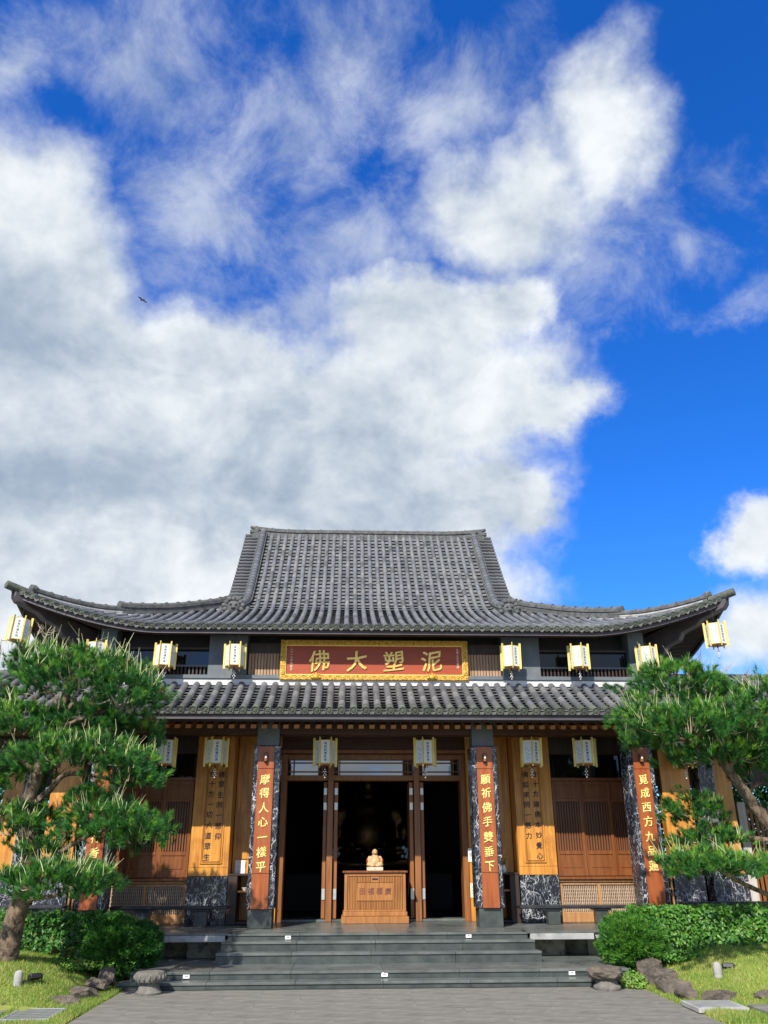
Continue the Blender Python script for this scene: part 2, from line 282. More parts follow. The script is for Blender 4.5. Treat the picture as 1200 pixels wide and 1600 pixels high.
# ------------------------------------------------------------------ mesh helpers
class MB:
    def __init__(s): s.v = []; s.f = []; s.mi = []; s.cur = 0
    def add(s, vs, fs):
        o = len(s.v); s.v += [tuple(p) for p in vs]; s.f += [tuple(i+o for i in f) for f in fs]; s.mi += [s.cur]*len(fs); return s
    def box(s, x0, x1, y0, y1, z0, z1):
        x0, x1 = min(x0, x1), max(x0, x1); y0, y1 = min(y0, y1), max(y0, y1)
        return s.add([(x0,y0,z0),(x1,y0,z0),(x1,y1,z0),(x0,y1,z0),(x0,y0,z1),(x1,y0,z1),(x1,y1,z1),(x0,y1,z1)],
                     [(0,3,2,1),(4,5,6,7),(0,1,5,4),(1,2,6,5),(2,3,7,6),(3,0,4,7)])
    def quad(s, a, b_, c, d): return s.add([a, b_, c, d], [(0, 1, 2, 3)])
    def tube(s, pts, rad, n=8, caps=True, wob=0.0):
        pts = [Vector(p) for p in pts]; m = len(pts)
        if not isinstance(rad, (list, tuple)): rad = [rad]*m
        t0 = (pts[1]-pts[0]).normalized(); u = t0.orthogonal().normalized(); vs = []
        for i, p in enumerate(pts):
            t = (pts[min(i+1, m-1)]-pts[max(i-1, 0)]).normalized()
            u = (u - t*u.dot(t)).normalized(); w = t.cross(u)
            for k in range(n):
                a = 2*PI*k/n; r = rad[i]*(1+wob*(random.random()-0.5))
                vs.append(p+u*math.cos(a)*r+w*math.sin(a)*r)
        fs = [(i*n+k, i*n+(k+1) % n, (i+1)*n+(k+1) % n, (i+1)*n+k) for i in range(m-1) for k in range(n)]
        if caps: fs += [tuple(range(n))[::-1], tuple(range((m-1)*n, m*n))]
        return s.add(vs, fs)
    def lathe(s, prof, n=24, c=(0, 0, 0)):
        vs = [(c[0]+r*math.cos(2*PI*k/n), c[1]+r*math.sin(2*PI*k/n), c[2]+z) for r, z in prof for k in range(n)]
        m = len(prof)
        fs = [(i*n+k, i*n+(k+1) % n, (i+1)*n+(k+1) % n, (i+1)*n+k) for i in range(m-1) for k in range(n)]
        fs += [tuple(range(n))[::-1], tuple(range((m-1)*n, m*n))]
        return s.add(vs, fs)
    def ball(s, c, r, n=8, m=6):
        if not isinstance(r, (tuple, list)): r = (r, r, r)
        vs = [(c[0], c[1], c[2]-r[2])]
        for i in range(1, m):
            th = PI*i/m
            for k in range(n):
                a = 2*PI*k/n; vs.append((c[0]+r[0]*math.sin(th)*math.cos(a), c[1]+r[1]*math.sin(th)*math.sin(a), c[2]-r[2]*math.cos(th)))
        vs.append((c[0], c[1], c[2]+r[2])); L = len(vs)-1
        fs = [(0, 1+(k+1) % n, 1+k) for k in range(n)]
        for i in range(m-2):
            a0 = 1+i*n; b0 = a0+n
            fs += [(a0+k, a0+(k+1) % n, b0+(k+1) % n, b0+k) for k in range(n)]
        a0 = 1+(m-2)*n
        fs += [(a0+k, a0+(k+1) % n, L) for k in range(n)]
        return s.add(vs, fs)
    def grid(s, P_, flip=False):
        """P_: rows of points"""
        n = len(P_[0]); vs = [p for r in P_ for p in r]
        fs = [(i*n+j, i*n+j+1, (i+1)*n+j+1, (i+1)*n+j) for i in range(len(P_)-1) for j in range(n-1)]
        if flip: fs = [f[::-1] for f in fs]
        return s.add(vs, fs)
    def mesh(s, name, mats, smooth=False, bevel=0.0, fix=False):
        me = bpy.data.meshes.new(name); me.from_pydata(s.v, [], s.f)
        for m in (mats if isinstance(mats, (list, tuple)) else [mats]): me.materials.append(m)
        if len(me.materials) > 1: me.polygons.foreach_set('material_index', s.mi)
        if bevel or fix:
            bm = bmesh.new(); bm.from_mesh(me)
            if fix: bmesh.ops.recalc_face_normals(bm, faces=bm.faces)
            if bevel:
                ed = [e for e in bm.edges if len(e.link_faces) == 2 and e.calc_face_angle(0) > 0.6]
                bmesh.ops.bevel(bm, geom=ed, offset=bevel, segments=1, affect='EDGES', clamp_overlap=True)
            bm.to_mesh(me); bm.free()
        if smooth: me.shade_smooth(); me.set_sharp_from_angle(angle=R(40))
        me.update(); return me
def link(name, me, parent=None, loc=None, kind=None, label=None):
    o = bpy.data.objects.new(name, me); COL.objects.link(o)
    if parent is not None:
        o.parent = parent
        # meshes are modelled in place: cancel the offset of the top-level Empty
        if loc is None: loc = -parent.location if parent.parent is None and parent.get('inplace') else (0, 0, 0)
    if loc is not None: o.location = loc
    if kind: o['kind'] = kind
    if label: o['label'] = label
    return o
def thing(name, label, cat, loc=(0, 0, 0), rz=0.0, group=None, inplace=False):
    o = bpy.data.objects.new(name, None); COL.objects.link(o); o.empty_display_size = 0.2
    o.location = loc; o.rotation_euler = (0, 0, rz); o['label'] = label; o['category'] = cat
    if group: o['group'] = group
    if inplace: o['inplace'] = 1
    return o
def tag(o, label, cat, group=None):
    o['label'] = label; o['category'] = cat
    if group: o['group'] = group
    return o
def structure(o): o['kind'] = 'structure'; return o
def boxmesh(name, dims, m, bevel=0.004):
    return MB().box(*dims).mesh(name, m, bevel=bevel)
def part(name, dims, m, parent, bevel=0.004, label=None):
    return link(name, boxmesh(name, dims, m, bevel), parent, label=label)
_tcache = {}
def text_raw(ch, bold=0.0):
    """vertices and faces of a character, centred, 1 unit high, in the XZ plane facing -Y"""
    key = (ch, bold)
    if key in _tcache: return _tcache[key]
    cu = bpy.data.curves.new('tmp', 'FONT'); cu.body = ch; cu.size = 1.0; cu.offset = bold; cu.resolution_u = 3
    ob = bpy.data.objects.new('tmp', cu); COL.objects.link(ob)
    dg = bpy.context.evaluated_depsgraph_get(); dg.update()
    me = bpy.data.meshes.new_from_object(ob.evaluated_get(dg))
    v = np.array([x.co[:] for x in me.vertices]) if len(me.vertices) else np.zeros((1, 3))
    f = [tuple(p.vertices) for p in me.polygons]
    bpy.data.objects.remove(ob); bpy.data.curves.remove(cu); bpy.data.meshes.remove(me)
    c = (v.max(0)+v.min(0))/2; v = v-c
    _tcache[key] = (v, f); return v, f
def put_text(mb, ch, x, y, z, size, depth=0.006, bold=0.0, slant=0.0):
    """a character in relief; bold thickens the strokes by overlaying shifted copies a hair apart"""
    v, f = text_raw(ch)
    n = len(v); w = 0.02*size
    for j, (ox, oz) in enumerate([(0, 0)] if not bold else [(0, 0), (bold, bold*.6), (-bold, bold*.4), (bold*.5, -bold), (-bold*.6, -bold*.7)]):
        X = (v[:, 0]+ox)*size; Z = (v[:, 1]+oz)*size + v[:, 0]*size*math.tan(slant)
        X = X + w*np.sin(v[:, 1]*7.0+ord(ch[0])); Z = Z + w*np.sin(v[:, 0]*8.0+ord(ch[0])*0.7)
        yy = y+j*0.0002
        front = [(x+a, yy, z+c) for a, c in zip(X, Z)]
        mb.add(front, f)
        if depth > 0 and j < 5:
            back = [(x+a, yy+depth, z+c) for a, c in zip(X, Z)]
            cnt = {}
            for p in f:
                for i in range(len(p)): cnt[(p[i], p[(i+1) % len(p)])] = 1
            side = [(q[1], q[0], q[0]+n, q[1]+n) for q in cnt if (q[1], q[0]) not in cnt]
            mb.add(front+back, side)
def meta_mesh(name, m, elems, res=0.02):
    mbd = bpy.data.metaballs.new('tmpmeta'); mbd.resolution = res; mbd.render_resolution = res; mbd.threshold = 0.1
    for co, r, sx, sy, sz in elems:
        e = mbd.elements.new(); e.co = co; e.type = 'ELLIPSOID'; e.radius = r*1.35; e.size_x = sx; e.size_y = sy; e.size_z = sz
    ob = bpy.data.objects.new('tmpmeta', mbd); COL.objects.link(ob)
    dg = bpy.context.evaluated_depsgraph_get(); dg.update()
    me = bpy.data.meshes.new_from_object(ob.evaluated_get(dg)); me.name = name
    bpy.data.objects.remove(ob); bpy.data.metaballs.remove(mbd)
    me.materials.clear(); me.materials.append(m); me.shade_smooth(); return me

# ================================================================== GROUND
G0 = 0.10                       # level of the paving
g = MB().box(-600, 600, -300, 900, -0.6, G0-0.03).mesh('ground', M['gravel']); structure(link('ground', g))
drive = structure(link('driveway', boxmesh('driveway', (-3.5, 3.5, -6, 12.83, G0-0.028, G0-0.003), M['paving'], 0)))
slabs = []
y = 12.83; row = 0
while y > 5.5:
    d = 0.52; x = -3.5; off = 0.45 if row % 2 else 0.9
    first = True
    while x < 3.5-0.02:
        w_ = off if first else 0.98+0.0*row; first = False
        x1 = min(x+w_, 3.5)
        me = MB().box(-(x1-x)/2+0.001, (x1-x)/2-0.001, -d/2+0.001, d/2-0.001, -0.02, 0).mesh('paving_slab', M['paving'])
        o = link('paving_slab', me, drive, ((x+x1)/2, y-d/2, G0+random.uniform(-0.0008, 0.0008)))
        o.rotation_euler = (random.gauss(0, 0.0007), random.gauss(0, 0.0005), 0)
        x = x1
    y -= d; row += 1

# ================================================================== STEPS
ST = [(G0, 0.19, 12.84, 13.14, 3.6), (0.19, 0.288, 13.12, 15.2, 3.5), (0.288, 0.433, 14.0, 14.3, 2.46), (0.433, 0.566, 14.25, 14.6, 2.42), (0.566, 0.660, 14.5, 14.8, 2.36)]
steps = thing('entrance_steps', 'broad dark granite steps and landing leading up to the open doorway', 'steps', (0, 12.84, G0), inplace=True)
for i, (z0, z1, y0, y1, hw) in enumerate(ST):
    stp = link('landing' if i == 1 else 'step', MB().box(-hw+0.02, hw-0.02, y0+0.03, y1, z0-0.01, z1-0.03).mesh('riser', M['granite']), steps)
    n = 6 if i < 2 else 4
    xs = [-hw+2*hw*k/n for k in range(n+1)]
    if i: xs = [xs[0]]+[x+random.uniform(-.15, .15) for x in xs[1:-1]]+[xs[-1]]
    for a, c in zip(xs, xs[1:]):
        if i == 1:
            for ya, yb in ((y0, 13.66), (13.66, 14.25), (14.25, 15.2)):
                me = MB().box(a+0.002, c-0.002, ya+0.002, yb-0.002, z1-0.035, z1).mesh('stone_slab', M['granite_pol'], bevel=0.004)
                link('stone_slab', me, stp)
        else:
            me = MB().box(a+0.002, c-0.002, y0, y1, z1-0.035, z1).mesh('stone_slab', M['granite_pol'], bevel=0.004)
            link('stone_slab', me, stp)
        me = MB().box(a+0.002, c-0.002, y0+0.018, y0+0.029, z0, z1-0.038).mesh('riser_slab', M['granite'], bevel=0.002)
        link('riser_slab', me, stp)
for x, y, z in ((-1.42, 14.51, 0.605), (1.42, 14.51, 0.61), (-2.72, 13.13, 0.238), (0.03, 13.13, 0.238), (2.68, 13.13, 0.238)):
    sl_ = link('step_light', MB().box(x-.045, x+.045, y-.008, y+.01, z-.03, z+.03).mesh('step_light', M['white'], bevel=.003), steps)
    link('lamp_slot', MB().box(x-.022, x+.022, y-.011, y-.008, z-.008, z+.01).mesh('lamp_slot', M['print']), sl_)

# ================================================================== TEMPLE
YW = 16.65; ZF = 0.66
T = thing('temple_hall', 'grey tiled temple hall with upswept eaves and warm wooden front', 'temple', (0, YW, ZF), inplace=True)
# plinth and porch floor
pl = link('plinth', MB().box(-9.2, 9.2, 15.3, 27.2, 0.05, 0.54).mesh('plinth', M['stone_wall']), T)
fl = link('porch_floor', MB().box(-9.2, 9.2, 14.62, 18.6, 0.62, 0.635).mesh('porch_floor', M['granite']), T)
x = -9.2
for k in range(16):
    x1 = x+1.15
    for ya, yb in ((14.82 if abs((x+x1)/2) < 2.3 else 14.5, 15.6), (15.6, 16.7)):
        if abs((x+x1)/2) > 3.5: ya = max(ya, 14.62)
        link('floor_slab', MB().box(x+.002, x1-.002, ya+.002, yb-.002, 0.636, ZF).mesh('floor_slab', M['granite_pol'], bevel=.003), fl)
    x = x1
link('floor_slab', boxmesh('floor_slab', (-9.2, 9.2, 16.702, 18.6, 0.636, ZF), M['granite_pol'], 0), fl)
for s in (-1, 1):
    link('edge_beam', MB().box(s*2.40, s*3.42, 14.5, 15.4, 0.545, 0.634).mesh('edge_beam', M['granite_lt'], bevel=.006), T, label='pale stained stone edge beam under the porch')
    link('edge_beam', MB().box(s*3.46, s*9.2, 14.64, 15.4, 0.545, 0.618).mesh('edge_beam', M['granite_lt'], bevel=.006), T)
    link('base_wall', MB().box(s*2.42, s*3.05, 14.95, 15.3, 0.285, 0.545).mesh('base_wall', M['stone_wall'], bevel=.006), T)
    link('base_wall', MB().box(s*3.5, s*9.2, 15.22, 15.3, 0.05, 0.545).mesh('base_wall', M['concrete']), T)

# dark hall interior
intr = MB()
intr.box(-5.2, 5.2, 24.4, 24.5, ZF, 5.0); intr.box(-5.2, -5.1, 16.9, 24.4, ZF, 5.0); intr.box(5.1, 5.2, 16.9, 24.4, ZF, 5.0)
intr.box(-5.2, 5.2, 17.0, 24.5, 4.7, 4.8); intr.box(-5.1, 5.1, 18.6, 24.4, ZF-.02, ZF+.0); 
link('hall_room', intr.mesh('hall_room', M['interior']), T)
for s in (-1, 1): link('side_wall', MB().box(s*5.2, s*5.32, 16.9, 26.9, ZF, 4.9).mesh('side_wall', M['wood_br']), T)

def profile(pts):
    ts = [p[0] for p in pts]; zs = [p[1] for p in pts]
    def f(t):
        if t <= ts[0]: return zs[0]+(t-ts[0])*(zs[1]-zs[0])/(ts[1]-ts[0])
        for i in range(len(ts)-1):
            if t <= ts[i+1]: return zs[i]+(zs[i+1]-zs[i])*(t-ts[i])/(ts[i+1]-ts[i])
        return zs[-1]
    return f
zU = profile([(0,5.84),(1.3,6.27),(2.5,6.76),(3.3,7.12),(3.62,7.32),(3.85,7.52),(4.2,7.86),(4.8,8.48),(5.6,9.36),(6.4,10.27)])
def rise(d): return 0.74*max(0.0, (2.85-d)/2.9)**1.6
def up_pt(side, s, t):
    """point of the upper roof: side 0 front,1 right,2 back,3 left; s along the eave, t inwards"""
    L = 7.05 if side in (0, 2) else 6.4
    r = rise(L-abs(s))*(1-min(t, 3.65)/3.65*0.85) if t < 3.65 else rise(L-abs(s))*0.15
    z = zU(t)+r
    if side == 0: return Vector((s, 15.5+t, z))
    if side == 2: return Vector((-s, 28.3-t, z))
    if side == 1: return Vector((7.05-t*3.75/3.65, 21.9+s, z))
    return Vector((-7.05+t*3.75/3.65, 21.9-s, z))
def tmax_up(side, s):
    L, Fl = (7.05, 3.3) if side in (0, 2) else (6.4, 2.75)
    a = abs(s)
    if a <= Fl: return 6.4 if side in (0, 2) else 3.62
    return max(0.0, 3.65*(L-a)/(L-Fl))
def walk(fn, tmax, step):
    """points along the slope at even arc length"""
    N = max(8, int(tmax/0.03)); pts = [fn(tmax*i/N) for i in range(N+1)]
    out = [pts[0]]; acc = 0.0
    for p, q in zip(pts, pts[1:]):
        d = (q-p).length
        while acc+d >= step:
            f = (step-acc)/d; p = p.lerp(q, f); out.append(p); d = (q-p).length; acc = 0.0
        acc += d
    rest = (out[-1]-pts[-1]).length
    if rest > 0.03: out.append(pts[-1])
    return out
def frame(o, ydir, xh):
    y_ = ydir.normalized(); z_ = xh.cross(y_).normalized(); x_ = y_.cross(z_)
    m = Matrix((x_, y_, z_)).transposed().to_4x4(); m.translation = o; return m
def half_tube(n, r0, r1, ln, up=0.0):
    vs = []; fs = []
    for j, (r, y_) in enumerate(((r0, 0.0), (r1, ln))):
        for k in range(n+1):
            a = PI*k/n*1.16-0.08*PI; vs.append((r*math.cos(a), y_, r*math.sin(a)*1.0))
    fs = [(k, k+1, n+2+k, n+1+k) for k in range(n)]
    fs.append(tuple(range(n+1))[::-1])
    return vs, fs
def eave_tile_mesh(name, r, ln, m):
    mb = MB(); vs, fs = half_tube(8, r, r*0.95, ln); mb.add(vs, fs)
    # round end face with a raised rim and boss
    n = 16; rings = [(r*1.06, 0.0), (r*1.08, -0.02), (r*0.92, -0.024), (r*0.86, -0.012), (r*0.5, -0.012), (r*0.42, -0.022), (r*0.0, -0.024)]
    o = len(mb.v); cz = r*0.12
    pts = []
    for rr, yy in rings[:-1]:
        pts += [(rr*math.cos(2*PI*k/n), yy, cz+rr*math.sin(2*PI*k/n)) for k in range(n)]
    pts.append((0, rings[-1][1], cz))
    fs = [(i*n+k, i*n+(k+1) % n, (i+1)*n+(k+1) % n, (i+1)*n+k) for i in range(len(rings)-2) for k in range(n)]
    fs += [((len(rings)-2)*n+k, (len(rings)-2)*n+(k+1) % n, len(pts)-1) for k in range(n)]
    fs.append(tuple(range(n)))
    mb.add(pts, fs)
    return mb.mesh(name, m, smooth=True, fix=True)
def drip_mesh(name, w, m):
    n = 6; vs = []
    for k in range(n+1):
        u = -1+2*k/n; zt = -0.035*(1-u*u)+0.012
        vs += [(u*w/2, 0, zt), (u*w/2, -0.006, zt-0.022-0.03*(1-abs(u)))]
    fs = [(2*k, 2*k+1, 2*k+3, 2*k+2) for k in range(n)]
    mb = MB().add(vs, fs)
    vs2 = [(x_, y_+0.014, z_) for x_, y_, z_ in vs]
    mb.add(vs2, [f[::-1] for f in fs])
    bot = [2*k+1 for k in range(n+1)]
    nn = len(vs)
    mb.add([vs[i] for i in bot]+[vs2[i] for i in bot], [(k, k+1, n+1+k+1, n+1+k) for k in range(n)])
    # the pan tile running up from it
    up_ = []
    for k in range(n+1):
        u = -1+2*k/n; zt = -0.035*(1-u*u)+0.012
        up_ += [(u*w/2, 0.0, zt), (u*w/2, 0.2, zt)]
    mb.add(up_, [(2*k, 2*k+1, 2*k+3, 2*k+2) for k in range(n)])
    return mb.mesh(name, m, smooth=True, fix=True)

def pan_run(mb, pts, w, side):
    """overlapping concave pan tiles between two rows of cover tiles"""
    for p, q in zip(pts, pts[1:]):
        d = (q-p); 
        if d.length < 1e-4: continue
        m = frame(p, d, side) @ Matrix.Rotation(random.gauss(0, .03), 4, 'Z'); L = d.length*1.12; mb.cur = random.choice((0, 0, 0, 1, 2))
        c = []
        for u in (-1, -0.4, 0.4, 1):
            zc = -0.03*(1-u*u)
            c.append((m @ Vector((u*w/2, 0, zc+0.046)), m @ Vector((u*w/2, L, zc+0.002)), m @ Vector((u*w/2, 0.004, zc+0.034))))
        vs = [p_ for t_ in c for p_ in t_]
        fs = [(3*k, 3*k+3, 3*k+4, 3*k+1) for k in range(3)]+[(3*k+2, 3*k+5, 3*k+3, 3*k) for k in range(3)]
        mb.add(vs, fs)

def tile_front(roof, cols, fn, tmaxf, r, seg, pan_step, keep, deck_drop=0.05):
    """real tiles on a front slope. cols: eave positions; keep(i) rows kept as single tiles"""
    em = eave_tile_mesh('eave_tile', r, seg*1.08, M['tile_moss'])
    vs, fs = half_tube(8, r*1.02, r*0.94, seg*1.08); cm = MB().add(vs, fs).mesh('cover_tile', M['tile'], smooth=True)
    w = abs(cols[1]-cols[0]); dm = drip_mesh('drip_tile', w*0.62, M['tile_old'])
    rest = MB(); pans = MB(); n_keep = 0
    cms = [cm]
    for q_ in ('tile', 'tile', 'tile_b', 'tile_c'):
        c2 = cm.copy(); c2.materials.clear(); c2.materials.append(M[q_]); cms.append(c2)
    for ci, s in enumerate(cols):
        tm = tmaxf(s)
        if tm < 0.08: continue
        side = (fn(s+0.02, 0)-fn(s-0.02, 0)).normalized()
        pts = walk(lambda t: fn(s, t), tm, seg)
        for i, (p, q) in enumerate(zip(pts, pts[1:])):
            sd = (fn(s+0.02, 0.3*i)-fn(s-0.02, 0.3*i)).normalized()
            m = frame(p+Vector((0, 0, 0.012)), q-p, sd)
            full = (q-p).length > 0.8*seg
            if i == 0:
                o = link('eave_tile', em, roof); o.matrix_basis = m if full else m @ Matrix.Diagonal((1, (q-p).length/seg, 1, 1))
            elif keep(i, s) and full:
                j = Matrix.Rotation(random.gauss(0, 0.012), 4, 'Z') @ Matrix.Rotation(random.gauss(0, 0.008), 4, 'X')
                o = link('cover_tile', random.choice(cms), roof); o.matrix_basis = m @ j; n_keep += 1
            else:
                L = (q-p).length*1.06; k0 = random.uniform(0.97, 1.03)
                vs, fs = half_tube(8, r*1.02*k0, r*0.95*k0, L); rest.cur = random.choice((0, 0, 0, 0, 1, 2)); mj = m @ Matrix.Rotation(random.gauss(0, .013), 4, 'Z') @ Matrix.Rotation(random.gauss(0, .008), 4, 'X'); rest.add([mj @ Vector(v) for v in vs], fs)
    for a, c in zip(cols, cols[1:]):
        s = (a+c)/2; tm = tmaxf(s)
        if tm < 0.08: continue
        sd = (fn(s+0.02, 0)-fn(s-0.02, 0)).normalized()
        o = link('drip_tile', dm, roof); o.matrix_basis = frame(fn(s, -0.01)+Vector((0, 0, 0.015)), fn(s, 0.3)-fn(s, 0), sd)
        pans_pts = walk(lambda t: fn(s, t), tm, pan_step)
        pan_run(pans, pans_pts, w*0.98, sd)
    o = link('cover_tile', rest.mesh('tile_rows', [M['tile'], M['tile_b'], M['tile_c']], smooth=True), roof); o['kind'] = 'stuff'
    o = link('pan_tile', pans.mesh('pan_tiles', [M['tile_old'], M['tile_b'], M['tile_c']]), roof); o['kind'] = 'stuff'
    return n_keep

# ---- upper roof
deck = MB()
for side in range(4):
    L, Fl = (7.05, 3.3) if side in (0, 2) else (6.4, 2.75)
    S_ = np.linspace(-L, L, 61); rows = []
    for t in [0, .6, 1.3, 2, 2.7, 3.3, 3.62]:
        rows.append([])
        for s in S_:
            lim = L-(L-Fl)*t/3.65
            ss = max(-lim, min(lim, s))
            p = up_pt(side, ss, t); rows[-1].append((p.x, p.y, p.z-0.05))
    deck.grid(rows)
    if side in (0, 2):
        rows = []
        for t in [3.62, 3.85, 4.2, 4.8, 5.6, 6.4]:
            rows.append([(lambda p: (p.x, p.y, p.z-0.05))(up_pt(side, s, t)) for s in np.linspace(-3.3, 3.3, 9)])
        deck.grid(rows)
    # soffit from the eave down and in to the wall head
    out = []; inn = []
    for s in S_:
        p = up_pt(side, s, 0.06); out.append((p.x, p.y, p.z-0.135))
        k = s/L
        inn.append(((k*5.4, 16.3, 5.93) if side == 0 else (5.4, 21.9+k*5.2, 5.93) if side == 1 else (-k*5.5, 27.1, 5.93) if side == 2 else (-5.4, 21.9-k*5.2, 5.93)))
    deck.cur = 1; deck.grid([out, inn]); deck.cur = 0
UR = link('upper_roof', deck.mesh('upper_roof', [M['tile_old'], M['wood_dk']]), T, label='upper hip and gable roof with upswept corners')
sp = 0.195; colsU = [sp*(k-36)+0.0 for k in range(73)]
colsU = [c for c in colsU if abs(c) < 7.0]
tile_front(UR, colsU, lambda s, t: up_pt(0, s, t), lambda s: (tmax_up(0, s) if abs(s) < 2.86 or abs(s) > 3.3 else 3.4), 0.055, 0.30, 0.19, lambda i, s: False)
# side and back slopes: plain rows
rest = MB()
for side in (1, 2, 3):
    L = 7.05 if side == 2 else 6.4
    for k in range(int(2*L/0.24)+1):
        s = -L+0.12+k*0.24
        tm = tmax_up(side, s) if abs(s) <= L else 0
        if tm < 0.15: continue
        pts = walk(lambda t: up_pt(side, s, t), tm, 0.6)
        for p, q in zip(pts, pts[1:]):
            sd = (up_pt(side, s+.02, 0)-up_pt(side, s-.02, 0)).normalized()
            m = frame(p, q-p, sd); vs, fs = half_tube(6, 0.07, 0.068, (q-p).length*1.02); rest.add([m @ Vector(v) for v in vs], fs)
o = link('cover_tile', rest.mesh('plain_rows', M['tile'], smooth=True), UR); o['kind'] = 'stuff'
# gable walls
for s in (-1, 1):
    mb = MB(); pf = [up_pt(0, 0, t) for t in (3.62, 3.85, 4.2, 4.8, 5.6, 6.4)]
    pts = [(s*3.02, p.y, p.z-0.06) for p in pf]+[(s*3.02, 43.8-p.y, p.z-0.06) for p in pf[::-1]]
    mb.add(pts, [tuple(range(len(pts)))]); link('gable', mb.mesh('gable', M['plaster']), UR)
# fascia boards under the eaves
def fascia(roof, fn, smin, smax, n, z0, z1, y0, m, name='fascia'):
    A = []; B_ = []; C_ = []; D_ = []
    for s in np.linspace(smin, smax, n):
        p = fn(s, y0); q = fn(s, y0+0.05)
        A.append((p.x, p.y, p.z+z1)); B_.append((p.x, p.y, p.z+z0)); C_.append((q.x, q.y, p.z+z0)); D_.append((q.x, q.y, p.z+z1))
    return link(name, MB().grid([A, B_, C_, D_]).mesh(name, m), roof)
fascia(UR, lambda s, t: up_pt(0, s, t), -7.05, 7.05, 81, -0.13, -0.03, 0.05, M['fascia'])
for side in (1, 2, 3): fascia(UR, lambda s, t, side=side: up_pt(side, s, t), -7.05 if side == 2 else -6.4, 7.05 if side == 2 else 6.4, 61, -0.16, -0.03, 0.05, M['fascia'])
fascia(UR, lambda s, t: up_pt(0, s, t), -6.9, 6.9, 81, -0.17, -0.12, 0.2, M['wood_dk'], 'eave_beam')

# ridges -------------------------------------------------------------
def ridge_run(roof, name, pts, w, h, cap_r, seg, bumps=0.0, flat_up=True):
    """layered ridge: side courses and a run of round cap tiles with raised joints"""
    pts = [Vector(p) for p in pts]; courses = MB()
    nl = 3
    for li in range(nl):
        ww = w*(1.0 if li % 2 == 0 else 0.8)/2; za = h*li/nl; zb = h*(li+1)/nl-0.006
        rows = []
        for i, p in enumerate(pts):
            t = (pts[min(i+1, len(pts)-1)]-pts[max(i-1, 0)]); t.z = 0; t.normalize(); sd = Vector((-t.y, t.x, 0))
            rows.append([p+sd*ww+Vector((0, 0, za)), p+sd*ww+Vector((0, 0, zb)), p-sd*ww+Vector((0, 0, zb)), p-sd*ww+Vector((0, 0, za)), p+sd*ww+Vector((0, 0, za))])
        courses.grid(rows); n = len(rows[0])
        courses.add(rows[0], [(0, 1, 2, 3)]); courses.add(rows[-1], [(3, 2, 1, 0)])
    R_ = link(name, courses.mesh(name, M['ridge'], fix=True), roof)
    caps = MB(); d = []; acc = 0; path = [p+Vector((0, 0, h-0.01)) for p in pts]
    # resample
    res = [path[0]]
    for p, q in zip(path, path[1:]):
        L = (q-p).length
        while acc+L >= seg:
            f = (seg-acc)/L; p = p.lerp(q, f); res.append(p); L = (q-p).length; acc = 0
        acc += L
    res.append(path[-1])
    for p, q in zip(res, res[1:]):
        dv = q-p
        if dv.length < 0.03: continue
        sd = dv.cross(Vector((0, 0, 1))).normalized(); m = frame(p, dv, sd)
        vs, fs = half_tube(8, cap_r, cap_r*0.97, dv.length*1.0); caps.add([m @ Vector(v) for v in vs], fs)
        if bumps:
            vs, fs = half_tube(8, cap_r*(1+bumps), cap_r*(1+bumps), 0.035)
            caps.add([m @ Vector(v) for v in vs], fs); caps.add([m @ Vector((a, 0.035, c)) for a, _, c in vs[:9]], [tuple(range(9))])
    link('ridge_cap', caps.mesh('ridge_cap', M['ridge'], smooth=True, fix=True), roof)['kind'] = 'stuff'
    return R_
zr = zU(6.4)-0.13
rp = [(x, 21.9, zr-0.05+0.09*max(0, (abs(x)-2.0)/1.25)**2) for x in np.linspace(-3.22, 3.22, 33)]
ridge_run(UR, 'main_ridge', rp, 0.28, 0.25, 0.07, 0.46, 0.22)
